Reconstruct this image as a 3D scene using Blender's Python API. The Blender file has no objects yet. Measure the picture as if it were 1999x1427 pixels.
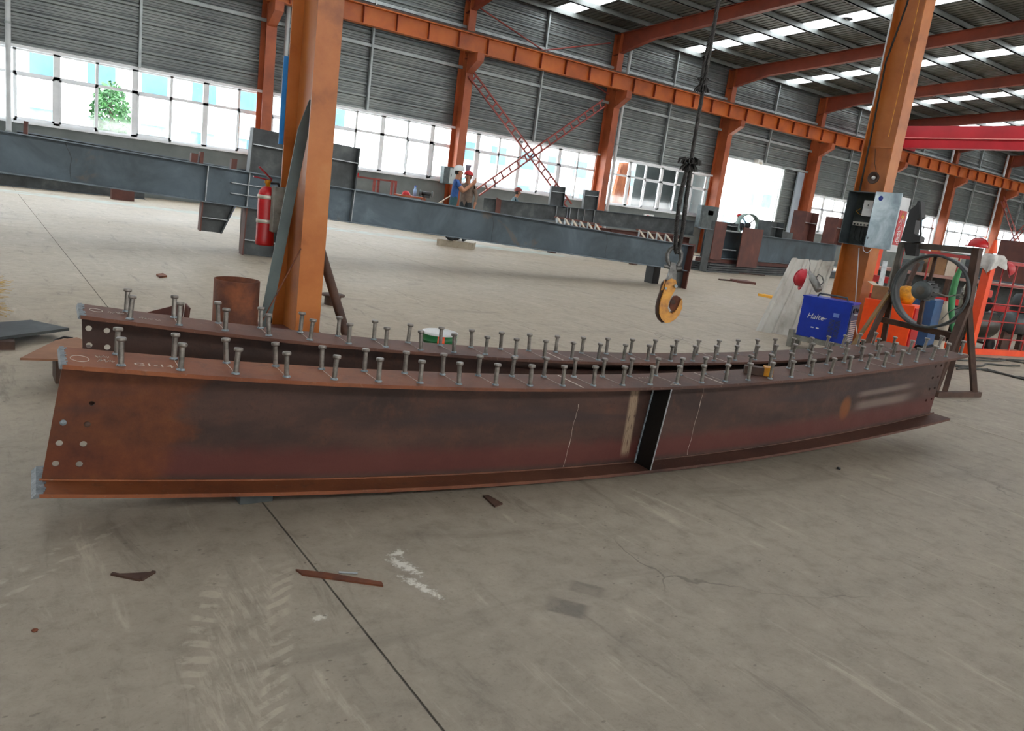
import bpy, bmesh, math, random
from mathutils import Vector, Matrix, Quaternion
random.seed(7)
PI = math.pi
SC = bpy.context.scene
COL = SC.collection

# ------------------------------------------------------------------ camera, world, exposure
FPX, CX, CY = 1507.4, 999.5, 713.5
YAW, PITCH, ROLL, CAMH = 0.6284, 0.2108, 0.1313, 1.4
_fw = Vector((math.sin(YAW) * math.cos(PITCH), math.cos(YAW) * math.cos(PITCH), -math.sin(PITCH)))
_r0 = Vector((math.cos(YAW), -math.sin(YAW), 0))
_u0 = _r0.cross(_fw)
_rt = _r0 * math.cos(ROLL) + _u0 * math.sin(ROLL)
_up = -_r0 * math.sin(ROLL) + _u0 * math.cos(ROLL)
CAM = Vector((0, 0, CAMH))
cd = bpy.data.cameras.new('camera')
cam = bpy.data.objects.new('camera', cd)
COL.objects.link(cam)
cam.matrix_world = Matrix(((_rt.x, _up.x, -_fw.x, 0), (_rt.y, _up.y, -_fw.y, 0), (_rt.z, _up.z, -_fw.z, CAMH), (0, 0, 0, 1)))
cd.sensor_fit = 'HORIZONTAL'
cd.sensor_width = 36.0
cd.lens = FPX / 1999.0 * 36.0
cd.clip_end = 500
SC.camera = cam

wd = bpy.data.worlds.new('overcast_sky')
SC.world = wd
wd.use_nodes = True
_bg = wd.node_tree.nodes['Background']
_bg.inputs[0].default_value = (1.0, 0.995, 0.98, 1)
_bg.inputs[1].default_value = 16.0

SC.view_settings.view_transform = 'Standard'
SC.view_settings.look = 'None'
SC.view_settings.gamma = 1
SC.view_settings.use_curve_mapping = False
SC.view_settings.exposure = -0.3
try:
    SC.cycles.max_bounces = 5
    SC.cycles.diffuse_bounces = 3
    SC.cycles.glossy_bounces = 2
    SC.cycles.transparent_max_bounces = 8
    SC.cycles.use_adaptive_sampling = True
    SC.cycles.adaptive_threshold = 0.05
    SC.cycles.sample_clamp_indirect = 8
    SC.cycles.use_denoising = True
    SC.cycles.caustics_reflective = False
    SC.cycles.caustics_refractive = False
except Exception:
    pass


# points of the place found from the photograph's perspective
def _ray(x, y):
    return _fw + _rt * ((x - CX) / FPX) - _up * ((y - CY) / FPX)
def onz(x, y, z=0.0):
    d = _ray(x, y)
    return CAM + d * ((z - CAMH) / d.z)
def ony(x, y, Y):
    d = _ray(x, y)
    return CAM + d * (Y / d.y)
def onx(x, y, X):
    d = _ray(x, y)
    return CAM + d * (X / d.x)
def ond(x, y, dep):
    return CAM + _ray(x, y) * dep


# ------------------------------------------------------------------ materials
def lin(h):
    h = h.lstrip('#')
    c = [int(h[i:i + 2], 16) / 255 for i in (0, 2, 4)]
    return tuple((v / 12.92 if v <= 0.04045 else ((v + 0.055) / 1.055) ** 2.4) for v in c) + (1.0,)

class NT:
    def __init__(s, name):
        m = bpy.data.materials.new(name)
        m.use_nodes = True
        s.m, s.t = m, m.node_tree
        s.b = s.t.nodes['Principled BSDF']
        s.out = s.t.nodes['Material Output']
        s._pos = None
    def n(s, typ, **kw):
        nd = s.t.nodes.new(typ)
        for k, v in kw.items():
            setattr(nd, k, v)
        return nd
    def l(s, a, b):
        s.t.links.new(a, b)
    def pos(s):
        if s._pos is None:
            s._pos = s.n('ShaderNodeNewGeometry').outputs['Position']
        return s._pos
    def setin(s, sock, v):
        if isinstance(v, bpy.types.NodeSocket):
            s.l(v, sock)
        else:
            sock.default_value = v
    def math(s, op, a, b=0.0, c=None, clamp=False):
        nd = s.n('ShaderNodeMath', operation=op, use_clamp=clamp)
        s.setin(nd.inputs[0], a)
        s.setin(nd.inputs[1], b)
        if c is not None:
            s.setin(nd.inputs[2], c)
        return nd.outputs[0]
    def mapped(s, scale=(1, 1, 1), rot=(0, 0, 0), loc=(0, 0, 0), vec=None):
        mp = s.n('ShaderNodeMapping')
        s.l(vec or s.pos(), mp.inputs['Vector'])
        mp.inputs['Scale'].default_value = scale
        mp.inputs['Rotation'].default_value = rot
        mp.inputs['Location'].default_value = loc
        return mp.outputs[0]
    def noise(s, scale, detail=4, rough=0.6, vec=None, dist=0.0):
        nd = s.n('ShaderNodeTexNoise')
        s.l(vec or s.pos(), nd.inputs['Vector'])
        nd.inputs['Scale'].default_value = scale
        nd.inputs['Detail'].default_value = detail
        nd.inputs['Roughness'].default_value = rough
        nd.inputs['Distortion'].default_value = dist
        return nd.outputs[0]
    def ramp(s, fac, stops, interp='LINEAR'):
        nd = s.n('ShaderNodeValToRGB')
        cr = nd.color_ramp
        cr.interpolation = interp
        while len(cr.elements) < len(stops):
            cr.elements.new(0.5)
        for e, (p, c) in zip(cr.elements, stops):
            e.position = p
            e.color = lin(c) if isinstance(c, str) else ((c, c, c, 1) if not hasattr(c, '__len__') else c)
        s.l(fac, nd.inputs[0])
        return nd.outputs[0]
    def mix(s, fac, a, b, blend='MIX'):
        nd = s.n('ShaderNodeMix', data_type='RGBA', blend_type=blend)
        s.setin(nd.inputs[0], fac)
        for i, v in ((6, a), (7, b)):
            if isinstance(v, str):
                v = lin(v)
            s.setin(nd.inputs[i], v)
        return nd.outputs[2]
    def step(s, v, a, b):
        nd = s.n('ShaderNodeMapRange', interpolation_type='SMOOTHSTEP')
        s.setin(nd.inputs[0], v)
        nd.inputs[1].default_value = a
        nd.inputs[2].default_value = b
        return nd.outputs[0]
    def xyz(s, vec=None):
        nd = s.n('ShaderNodeSeparateXYZ')
        s.l(vec or s.pos(), nd.inputs[0])
        return nd.outputs
    def bump(s, h, strength=0.3, dist=0.01):
        nd = s.n('ShaderNodeBump')
        nd.inputs['Strength'].default_value = strength
        nd.inputs['Distance'].default_value = dist
        s.l(h, nd.inputs['Height'])
        s.l(nd.outputs[0], s.b.inputs['Normal'])
    def fin(s, col=None, rough=0.6, metal=0.0, spec=None):
        if col is not None:
            s.setin(s.b.inputs['Base Color'], lin(col) if isinstance(col, str) else col)
        s.setin(s.b.inputs['Roughness'], rough)
        s.setin(s.b.inputs['Metallic'], metal)
        if spec is not None:
            s.b.inputs['Specular IOR Level'].default_value = spec
        return s.m

def pm(name, stops, scale=6.0, detail=5, rough=0.6, metal=0.0, bump=0.0, bscale=60, stretch=(1, 1, 1), dist=0.0, spec=None):
    """procedural material: a noise-driven ramp with optional fine relief"""
    t = NT(name)
    v = t.mapped(scale=stretch)
    c = t.ramp(t.noise(scale, detail, 0.62, v, dist), stops)
    if bump:
        t.bump(t.noise(bscale, 3, 0.6), bump, 0.01)
    return t.fin(c, rough, metal, spec)

M = {}
M['orange'] = pm('orange_paint', [(0.25, '#80421a'), (0.45, '#ae642a'), (0.62, '#ba7034'), (0.85, '#c4864a')], 2.2, 6, 0.42, bump=0.05)
M['orange_far'] = pm('orange_primer_paint', [(0.3, '#7e3c20'), (0.5, '#9c4d2a'), (0.75, '#ac5c34')], 1.2, 5, 0.5)
M['orange_beam'] = pm('orange_runway_paint', [(0.3, '#8f4214'), (0.5, '#b45a1a'), (0.75, '#c66c22')], 0.8, 5, 0.45)
M['rafter'] = pm('rafter_paint', [(0.3, '#6e3020'), (0.6, '#8c3d26'), (0.8, '#9a4830')], 0.8, 4, 0.55)
M['brace'] = pm('brace_red_paint', [(0.3, '#6e2f2a'), (0.6, '#94433a'), (0.8, '#a5533f')], 3, 4, 0.6)
M['clad'] = pm('galvanised_cladding', [(0.3, '#646a6a'), (0.5, '#747a79'), (0.7, '#858b88')], 0.7, 5, 0.38, 0.35)
M['galv'] = pm('galvanised_steel', [(0.3, '#8f9798'), (0.6, '#a8b0b0')], 3, 4, 0.4, 0.3)
M['roof'] = pm('roof_sheet', [(0.3, '#464845'), (0.6, '#55574f'), (0.8, '#62635c')], 0.5, 4, 0.5, 0.25)
M['purlin'] = pm('purlin_zinc', [(0.3, '#686d6b'), (0.7, '#818684')], 1, 3, 0.45, 0.25)
M['render'] = pm('cement_render', [(0.3, '#646a68'), (0.55, '#727876'), (0.8, '#828683')], 1.3, 7, 0.9, bump=0.1)
M['white_frame'] = pm('white_window_frame', [(0.3, '#dfe2e5'), (0.7, '#eff1f3')], 3, 3, 0.45)
M['pipe_white'] = pm('white_plastic_pipe', [(0.3, '#b4b8ba'), (0.7, '#cdd1d2')], 2, 3, 0.4)
M['steel_blue'] = pm('blue_grey_mill_scale', [(0.22, '#323a40'), (0.42, '#465259'), (0.6, '#57656e'), (0.8, '#74828c')], 1.1, 6, 0.40, 0.35, dist=0.6)
def mill_steel():
    t = NT('blue_grey_mill_scale_scorched')
    n1 = t.noise(1.1, 6, 0.62, None, 0.6)
    c = t.ramp(n1, [(0.22, '#2f373d'), (0.42, '#465259'), (0.6, '#57656e'), (0.8, '#78868f')])
    n2 = t.noise(0.9, 5, 0.6, t.mapped(loc=(7, 3, 1)), 1.0)
    c = t.mix(t.math('MULTIPLY', t.step(n2, 0.62, 0.7), 0.6), c, '#6a5c4c')
    c = t.mix(t.math('MULTIPLY', t.step(t.noise(1.3, 6, 0.7, t.mapped(loc=(2, 9, 4)), 1.0), 0.68, 0.72), 0.6), c, '#8f897b')
    c = t.mix(t.math('MULTIPLY', t.step(t.noise(25, 6, 0.7), 0.6, 0.75), 0.35), c, '#2c3236')
    return t.fin(c, t.math('MULTIPLY_ADD', n1, 0.3, 0.28), 0.35)
M['steel_blue'] = mill_steel()
M['steel_dark'] = pm('dark_mill_scale', [(0.3, '#35383a'), (0.55, '#4b5051'), (0.8, '#6a706f')], 3, 6, 0.5, 0.3)
M['steel_edge'] = pm('bare_steel_edge', [(0.3, '#8b9194'), (0.7, '#b9c0c2')], 12, 4, 0.35, 0.6)
M['primer'] = pm('red_brown_primer', [(0.3, '#4b2b28'), (0.6, '#64392f'), (0.8, '#7a4a3c')], 2.5, 5, 0.6)
M['rust'] = pm('rusty_steel', [(0.25, '#3a2118'), (0.45, '#5d3320'), (0.62, '#7d4526'), (0.85, '#97592f')], 5, 8, 0.72, 0.1, bump=0.15)
M['rust_dark'] = pm('dark_rusty_steel', [(0.25, '#2d211c'), (0.5, '#4a352b'), (0.8, '#64493a')], 6, 7, 0.65, 0.15, bump=0.1)
M['weld'] = pm('bright_weld', [(0.3, '#5f6a70'), (0.55, '#8a959a'), (0.8, '#b6bfc2')], 60, 4, 0.4, 0.5, bump=0.6, bscale=90)
M['cut'] = pm('torch_cut_steel', [(0.3, '#565c60'), (0.55, '#72797d'), (0.8, '#959b9e')], 30, 5, 0.5, 0.4, bump=0.5, bscale=70)
M['stud'] = pm('zinc_stud', [(0.3, '#67625c'), (0.55, '#87827b'), (0.8, '#a39e97')], 30, 4, 0.38, 0.55)
M['chalk'] = pm('chalk', [(0.3, '#b5a496'), (0.7, '#d8cdc2')], 60, 3, 0.95)
M['black'] = pm('black_plastic', [(0.3, '#1c1e20'), (0.7, '#2c2f31')], 8, 3, 0.5)
M['rubber'] = pm('black_rubber', [(0.3, '#141415'), (0.7, '#232324')], 12, 3, 0.8)
M['red'] = pm('red_paint', [(0.3, '#a51319'), (0.7, '#c81d22')], 3, 4, 0.38)
M['cranered'] = pm('crane_red_paint', [(0.3, '#97141f'), (0.7, '#b01c28')], 0.6, 4, 0.45)
M['white'] = pm('white_paint', [(0.3, '#cfd1d0'), (0.7, '#e6e8e6')], 4, 3, 0.5)
M['blue'] = pm('blue_enamel', [(0.3, '#12309a'), (0.7, '#1b3fb8')], 3, 3, 0.35)
M['hiorange'] = pm('bright_orange_paint', [(0.3, '#e8430f'), (0.7, '#ff5a1c')], 3, 4, 0.45)
M['yellow'] = pm('worn_yellow_paint', [(0.25, '#7a4a14'), (0.42, '#c07e12'), (0.6, '#dd991a'), (0.85, '#e8ab2c')], 14, 6, 0.42, bump=0.1)

def glass():
    t = NT('window_glass')
    tr = t.n('ShaderNodeBsdfTransparent')
    tr.inputs[0].default_value = (0.92, 0.95, 0.97, 1)
    gl = t.n('ShaderNodeBsdfGlossy')
    gl.inputs['Roughness'].default_value = 0.05
    mx = t.n('ShaderNodeMixShader')
    mx.inputs[0].default_value = 0.05
    t.l(tr.outputs[0], mx.inputs[1])
    t.l(gl.outputs[0], mx.inputs[2])
    t.l(mx.outputs[0], t.out.inputs[0])
    return t.m
M['glass'] = glass()

def skylight():
    t = NT('translucent_skylight_sheet')
    tr = t.n('ShaderNodeBsdfTransparent')
    tr.inputs[0].default_value = (0.8, 0.82, 0.84, 1)
    df = t.n('ShaderNodeBsdfTranslucent')
    df.inputs[0].default_value = (0.9, 0.92, 0.95, 1)
    mx = t.n('ShaderNodeMixShader')
    mx.inputs[0].default_value = 0.3
    t.l(tr.outputs[0], mx.inputs[1])
    t.l(df.outputs[0], mx.inputs[2])
    t.l(mx.outputs[0], t.out.inputs[0])
    return t.m
M['skylight'] = skylight()

def concrete():
    t = NT('concrete_floor')
    X, Y, Z = t.xyz()
    mul, add, sub = (lambda a, b: t.math('MULTIPLY', a, b)), (lambda a, b: t.math('ADD', a, b)), (lambda a, b: t.math('SUBTRACT', a, b))
    big = t.noise(0.35, 4, 0.6)
    mid = t.noise(2.2, 6, 0.7, dist=0.5)
    sml = t.noise(9.0, 6, 0.74, dist=0.3)
    fine = t.noise(70, 2, 0.7)
    c = t.ramp(big, [(0.3, '#948a7a'), (0.5, '#a39888'), (0.72, '#b5aa96')])
    c2 = t.ramp(mid, [(0.28, '#7b7264'), (0.45, '#9a8f7f'), (0.6, '#ada291'), (0.8, '#c6bca8')])
    c = t.mix(0.6, c, c2)
    c3 = t.ramp(sml, [(0.3, '#6f675a'), (0.48, '#a09585'), (0.62, '#ada291'), (0.8, '#c9bfac')])
    c = t.mix(0.5, c, c3)
    c = t.mix(mul(t.step(fine, 0.52, 0.8), 0.35), c, '#6d655a')
    # floor colour turns paler beyond the girders and darker on the near side
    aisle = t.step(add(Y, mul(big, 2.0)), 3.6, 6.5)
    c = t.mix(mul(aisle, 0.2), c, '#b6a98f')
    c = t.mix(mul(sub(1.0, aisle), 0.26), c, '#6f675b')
    # drag marks running across the bay, pale and dark
    v = t.mapped(scale=(4.2, 0.7, 1), rot=(0, 0, 0.22))
    st = t.noise(1.5, 6, 0.72, v, 0.5)
    c = t.mix(mul(t.step(st, 0.56, 0.72), 0.45), c, '#c8bda9')
    c = t.mix(mul(sub(1.0, t.step(st, 0.3, 0.44)), 0.5), c, '#6a6257')
    v2 = t.mapped(scale=(0.6, 2.2, 1), rot=(0, 0, -0.2), loc=(3, 1, 0))
    dk = t.step(t.noise(1.1, 4, 0.68, v2, 0.8), 0.56, 0.74)
    c = t.mix(mul(dk, 0.38), c, '#675f54')
    # pock marks
    vo2 = t.n('ShaderNodeTexVoronoi')
    vo2.inputs['Scale'].default_value = 17.0
    t.l(t.mapped(scale=(1.0, 1.6, 1)), vo2.inputs['Vector'])
    pk = sub(1.0, t.step(add(vo2.outputs['Distance'], mul(sml, 0.22)), 0.19, 0.25))
    pk = mul(pk, t.step(t.noise(1.6, 4), 0.46, 0.58))
    c = t.mix(mul(pk, 0.6), c, '#5c5449')
    # tyre prints: lugs along both edges, smears between them
    def track(x0, slope, half, amp, y0, y1, freq, smear):
        xc = sub(X, add(mul(sub(Y, y0), slope), x0))
        xc = add(xc, mul(sub(t.noise(2.4, 3), 0.5), 0.12))
        ax = t.math('ABSOLUTE', xc)
        edge = mul(t.step(ax, half * 0.42, half * 0.56), sub(1.0, t.step(add(ax, mul(sub(sml, 0.5), 0.05)), half * 0.88, half * 1.02)))
        ph = add(add(Y, mul(ax, -0.5)), mul(sub(t.noise(5.0, 2, 0.6), 0.5), 0.09))
        lug = t.step(t.math('SINE', mul(ph, freq)), -0.25, 0.35)
        lug = mul(edge, lug)
        sm = t.noise(6.0, 4, 0.65, t.mapped(scale=(9, 1.3, 1), rot=(0, 0, -slope)), 0.6)
        cen = mul(sub(1.0, t.step(ax, half * 0.5, half * 0.7)), t.step(sm, 0.46, 0.62))
        lug = mul(lug, t.step(sml, 0.36, 0.52))
        tot = t.math('MAXIMUM', lug, mul(cen, smear))
        yy = mul(t.step(Y, y0 - 0.15, y0 + 0.1), sub(1.0, t.step(Y, y1 - 0.25, y1)))
        worn = t.step(t.noise(4.0, 3, 0.7), 0.34, 0.5)
        return mul(mul(tot, worn), mul(yy, amp))
    c = t.mix(track(0.31, 0.36, 0.17, 0.42, 1.15, 2.62, 95.0, 0.8), c, '#c2b6a2')
    c = t.mix(track(-0.465, 0.85, 0.075, 0.4, 2.0, 3.15, 80.0, 0.0), c, '#c0b4a2')
    # chalky spill beside the scrap strip, rubbed dark patches
    def blob(px, py, sx, sy, rot, lo, hi, nscale):
        dx, dy = sub(X, px), sub(Y, py)
        cr, sr = math.cos(rot), math.sin(rot)
        u = t.math('DIVIDE', add(mul(dx, cr), mul(dy, sr)), sx)
        w = t.math('DIVIDE', sub(mul(dy, cr), mul(dx, sr)), sy)
        rr = t.math('SQRT', add(t.math('POWER', u, 2.0), t.math('POWER', w, 2.0)))
        k = sub(t.noise(nscale, 6, 0.75), mul(rr, 0.3))
        return t.step(k, lo, hi)
    def patch(px, py, hx, hy, rot):
        dx, dy = sub(X, px), sub(Y, py)
        cr, sr = math.cos(rot), math.sin(rot)
        u = t.math('ABSOLUTE', add(mul(dx, cr), mul(dy, sr)))
        w = t.math('ABSOLUTE', sub(mul(dy, cr), mul(dx, sr)))
        return mul(sub(1.0, t.step(u, hx * 0.6, hx * 1.1)), sub(1.0, t.step(w, hy * 0.7, hy)))
    for (qx, qy, sx, sy, ro) in ((790, 1105, 0.045, 0.11, 0.35), (822, 1145, 0.03, 0.13, 0.35), (778, 1080, 0.05, 0.035, 0.3)):
        p = onz(qx, qy)
        c = t.mix(mul(blob(p.x, p.y, sx, sy, ro, 0.26, 0.42, 30), 0.85), c, '#dedad0')
    p = onz(622, 1206)
    c = t.mix(mul(blob(p.x, p.y, 0.035, 0.02, 0.2, 0.22, 0.42, 34), 0.8), c, '#dad5ca')
    p = onz(1106, 1186)
    c = t.mix(mul(patch(p.x, p.y, 0.085, 0.062, -0.86), mul(t.step(sml, 0.25, 0.6), 0.62)), c, '#4b4640')
    p = onz(1146, 1150)
    c = t.mix(mul(patch(p.x, p.y, 0.075, 0.05, -0.86), mul(t.step(sml, 0.3, 0.6), 0.5)), c, '#4b4640')
    # hairline cracks
    vo = t.n('ShaderNodeTexVoronoi', feature='DISTANCE_TO_EDGE')
    vo.inputs['Scale'].default_value = 0.42
    wv = t.n('ShaderNodeVectorMath', operation='ADD')
    nz = t.n('ShaderNodeTexNoise')
    nz.inputs['Scale'].default_value = 3.0
    nz.inputs['Detail'].default_value = 8
    t.l(t.pos(), nz.inputs['Vector'])
    sc = t.n('ShaderNodeVectorMath', operation='SCALE')
    sc.inputs['Scale'].default_value = 0.28
    t.l(nz.outputs['Color'], sc.inputs[0])
    t.l(t.pos(), wv.inputs[0])
    t.l(sc.outputs[0], wv.inputs[1])
    t.l(wv.outputs[0], vo.inputs['Vector'])
    crk = sub(1.0, t.step(vo.outputs['Distance'], 0.0006, 0.0032))
    crk = mul(crk, t.step(t.noise(0.8, 3), 0.5, 0.62))
    c = t.mix(mul(crk, 0.55), c, '#544d44')
    h = add(mul(mid, 0.5), add(mul(sml, 0.35), mul(fine, 0.2)))
    h = sub(h, mul(pk, 0.3))
    t.bump(h, 0.3, 0.012)
    ro = t.math('MULTIPLY_ADD', big, 0.3, 0.42)
    return t.fin(c, ro, 0.0, 0.35)
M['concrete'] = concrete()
M['joint'] = pm('joint_filler', [(0.3, '#4f4a42'), (0.7, '#6a645a')], 12, 4, 0.95)
M['ground'] = pm('pale_yard_paving', [(0.3, '#a9aaa6'), (0.7, '#c0c1bd')], 0.3, 4, 0.9)


# ------------------------------------------------------------------ mesh helpers
class MB:
    """collects shapes and links them as ONE mesh object; coordinates are world coordinates"""
    def __init__(s, Mx=None):
        s.v, s.f, s.mi, s.sm = [], [], [], []
        s.M = Mx
    def add(s, vs, fs, mi=0, smooth=False):
        o = len(s.v)
        for p in vs:
            p = Vector(p)
            s.v.append(s.M @ p if s.M else p)
        for f in fs:
            s.f.append([i + o for i in f])
            s.mi.append(mi)
            s.sm.append(smooth)
        return s
    def box(s, a, b, mi=0, bev=0.0):
        (x0, y0, z0), (x1, y1, z1) = [tuple(map(min, zip(a, b))), tuple(map(max, zip(a, b)))]
        if bev <= 0:
            vs = [(x0, y0, z0), (x1, y0, z0), (x1, y1, z0), (x0, y1, z0), (x0, y0, z1), (x1, y0, z1), (x1, y1, z1), (x0, y1, z1)]
            fs = [(0, 3, 2, 1), (4, 5, 6, 7), (0, 1, 5, 4), (1, 2, 6, 5), (2, 3, 7, 6), (3, 0, 4, 7)]
            return s.add(vs, fs, mi)
        bm = bmesh.new()
        bmesh.ops.create_cube(bm, size=1)
        for v in bm.verts:
            v.co = Vector(((x0 + x1) / 2 + v.co.x * (x1 - x0), (y0 + y1) / 2 + v.co.y * (y1 - y0), (z0 + z1) / 2 + v.co.z * (z1 - z0)))
        bmesh.ops.bevel(bm, geom=list(bm.edges), offset=bev, segments=2, affect='EDGES', profile=0.7)
        bm.verts.index_update()
        s.add([v.co.copy() for v in bm.verts], [[v.index for v in f.verts] for f in bm.faces], mi)
        bm.free()
        return s
    def prism(s, poly, d, mi=0):
        """poly: list of 3-D points of a planar outline, extruded by vector d"""
        n = len(poly)
        d = Vector(d)
        vs = [Vector(p) for p in poly] + [Vector(p) + d for p in poly]
        fs = [list(range(n - 1, -1, -1)), list(range(n, 2 * n))]
        fs += [(i, (i + 1) % n, n + (i + 1) % n, n + i) for i in range(n)]
        return s.add(vs, fs, mi)
    def bar(s, a, b, w, h, up=(0, 0, 1), mi=0):
        """rectangular bar from a to b, w across, h along up"""
        a, b, up = Vector(a), Vector(b), Vector(up)
        d = (b - a).normalized()
        sx = d.cross(up)
        if sx.length < 1e-5:
            sx = d.cross(Vector((1, 0, 0)))
        sx.normalize()
        u = sx.cross(d)
        q = [a - sx * w / 2 - u * h / 2, a + sx * w / 2 - u * h / 2, a + sx * w / 2 + u * h / 2, a - sx * w / 2 + u * h / 2]
        return s.prism(q, b - a, mi)
    def tube(s, pts, r, n=8, mi=0, cap=True, closed=False):
        pts = [Vector(p) for p in pts]
        k = len(pts)
        rs = r if hasattr(r, '__len__') else [r] * k
        vs, fs = [], []
        d0 = (pts[1] - pts[0]).normalized()
        ref = Vector((0, 0, 1)) if abs(d0.z) < 0.9 else Vector((1, 0, 0))
        u = d0.cross(ref).normalized()
        for i, p in enumerate(pts):
            if closed:
                d = (pts[(i + 1) % k] - pts[i - 1]).normalized()
            else:
                d = (pts[min(i + 1, k - 1)] - pts[max(i - 1, 0)]).normalized()
            u = (u - d * u.dot(d)).normalized()
            w = d.cross(u)
            for j in range(n):
                a = 2 * PI * j / n
                vs.append(p + (u * math.cos(a) + w * math.sin(a)) * rs[i])
        m = k if closed else k - 1
        for i in range(m):
            i2 = (i + 1) % k
            for j in range(n):
                fs.append((i * n + j, i * n + (j + 1) % n, i2 * n + (j + 1) % n, i2 * n + j))
        s.add(vs, fs, mi, True)
        if cap and not closed:
            s.add(vs[:n], [list(range(n - 1, -1, -1))], mi)
            s.add(vs[-n:], [list(range(n))], mi)
        return s
    def lathe(s, prof, n=16, origin=(0, 0, 0), axis=(0, 0, 1), mi=0, smooth=True, sx=None):
        """prof: (radius, height) pairs turned about axis through origin"""
        o, ax = Vector(origin), Vector(axis).normalized()
        u = Vector(sx) if sx else ax.orthogonal()
        u = (u - ax * u.dot(ax)).normalized()
        w = ax.cross(u)
        vs, fs = [], []
        for r, h in prof:
            for j in range(n):
                a = 2 * PI * j / n
                vs.append(o + ax * h + (u * math.cos(a) + w * math.sin(a)) * max(r, 1e-4))
        for i in range(len(prof) - 1):
            for j in range(n):
                fs.append((i * n + j, i * n + (j + 1) % n, (i + 1) * n + (j + 1) % n, (i + 1) * n + j))
        s.add(vs, fs, mi, smooth)
        if prof[0][0] > 1e-3:
            s.add(vs[:n], [list(range(n - 1, -1, -1))], mi)
        if prof[-1][0] > 1e-3:
            s.add(vs[-n:], [list(range(n))], mi)
        return s
    def cyl(s, a, b, r, n=12, mi=0):
        a, b = Vector(a), Vector(b)
        return s.lathe([(r, 0), (r, (b - a).length)], n, a, b - a, mi)
    def ball(s, c, r, n=12, sz=(1, 1, 1), mi=0):
        vs, fs = [], []
        k = max(4, n // 2)
        for i in range(k + 1):
            th = PI * i / k
            for j in range(n):
                a = 2 * PI * j / n
                vs.append(Vector(c) + Vector((math.sin(th) * math.cos(a) * r * sz[0], math.sin(th) * math.sin(a) * r * sz[1], math.cos(th) * r * sz[2])))
        for i in range(k):
            for j in range(n):
                fs.append((i * n + j, (i + 1) * n + j, (i + 1) * n + (j + 1) % n, i * n + (j + 1) % n))
        return s.add(vs, fs, mi, True)
    def build(s, name, mat, parent=None, base=None):
        o0 = Vector((0, 0, 0))
        if parent is not None:
            q = parent
            while q is not None:
                o0 = o0 + q.location
                q = q.parent
        if base is not None:
            o0 = o0 + Vector(base)
        me = bpy.data.meshes.new(name)
        me.from_pydata([p - o0 for p in s.v], [], s.f)
        mats = mat if isinstance(mat, (list, tuple)) else [mat]
        for m in mats:
            me.materials.append(M[m] if isinstance(m, str) else m)
        me.polygons.foreach_set('material_index', s.mi)
        me.polygons.foreach_set('use_smooth', s.sm)
        me.validate()
        me.update()
        ob = bpy.data.objects.new(name, me)
        COL.objects.link(ob)
        if base is not None:
            ob.location = Vector(base)
        if parent is not None:
            ob.parent = parent
        return ob

def tag(o, label, cat, group=None, kind=None):
    if label:
        o['label'] = label
    if cat:
        o['category'] = cat
    if group:
        o['group'] = group
    if kind:
        o['kind'] = kind
    return o
def thing(name, label, cat, loc=(0, 0, 0), group=None):
    o = bpy.data.objects.new(name, None)
    o.empty_display_size = 0.1
    COL.objects.link(o)
    o.location = Vector(loc)
    return tag(o, label, cat, group)
def struct(o, label=None):
    o['kind'] = 'structure'
    if label:
        o['label'] = label
    return o
def inst(src, loc, parent=None, rot=None, name=None):
    """linked copy of one object; loc is in the parent's frame"""
    c = src.copy()
    COL.objects.link(c)
    c.location = Vector(loc)
    if rot is not None:
        c.rotation_euler = rot
    c.parent = parent
    if name:
        c.name = name
    return c
def copy_thing(root, loc, label=None, rotz=None):
    r = root.copy()
    COL.objects.link(r)
    r.location = Vector(loc)
    if rotz is not None:
        r.rotation_euler = (0, 0, rotz)
    if label:
        r['label'] = label
    for ch in list(root.children):
        c = ch.copy()
        COL.objects.link(c)
        c.parent = r
        for g in ch.children:
            d = g.copy()
            COL.objects.link(d)
            d.parent = c
    return r
def applied_boolean(ob, cutter):
    md = ob.modifiers.new('holes', 'BOOLEAN')
    md.operation = 'DIFFERENCE'
    md.object = cutter
    md.solver = 'EXACT'
    bpy.context.view_layer.update()
    dg = bpy.context.evaluated_depsgraph_get()
    me = bpy.data.meshes.new_from_object(ob.evaluated_get(dg))
    ob.modifiers.clear()
    ob.data = me
    bpy.data.objects.remove(cutter, do_unlink=True)
def text_obj(name, body, size, Mx, mat, parent=None, extrude=0.0006, align='CENTER', shear=0.0):
    cu = bpy.data.curves.new(name, 'FONT')
    cu.body = body
    cu.size = size
    cu.extrude = extrude
    cu.align_x = align
    cu.align_y = 'CENTER'
    cu.shear = shear
    cu.resolution_u = 3
    cu.materials.append(M[mat])
    o = bpy.data.objects.new(name, cu)
    COL.objects.link(o)
    bpy.context.view_layer.update()
    dg = bpy.context.evaluated_depsgraph_get()
    me = bpy.data.meshes.new_from_object(o.evaluated_get(dg))
    bpy.data.objects.remove(o, do_unlink=True)
    ob = bpy.data.objects.new(name, me)
    COL.objects.link(ob)
    o0 = Vector((0, 0, 0))
    q = parent
    while q is not None:
        o0 = o0 + q.location
        q = q.parent
    me.transform(Matrix.Translation(-o0) @ Mx)
    ob.parent = parent
    return ob
def frame(o, x, y, z=None):
    """matrix with origin o and axes x, y (z from the cross product)"""
    x, y = Vector(x).normalized(), Vector(y)
    z = x.cross(y).normalized()
    y = z.cross(x)
    o = Vector(o)
    return Matrix(((x.x, y.x, z.x, o.x), (x.y, y.y, z.y, o.y), (x.z, y.z, z.z, o.z), (0, 0, 0, 1)))

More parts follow.
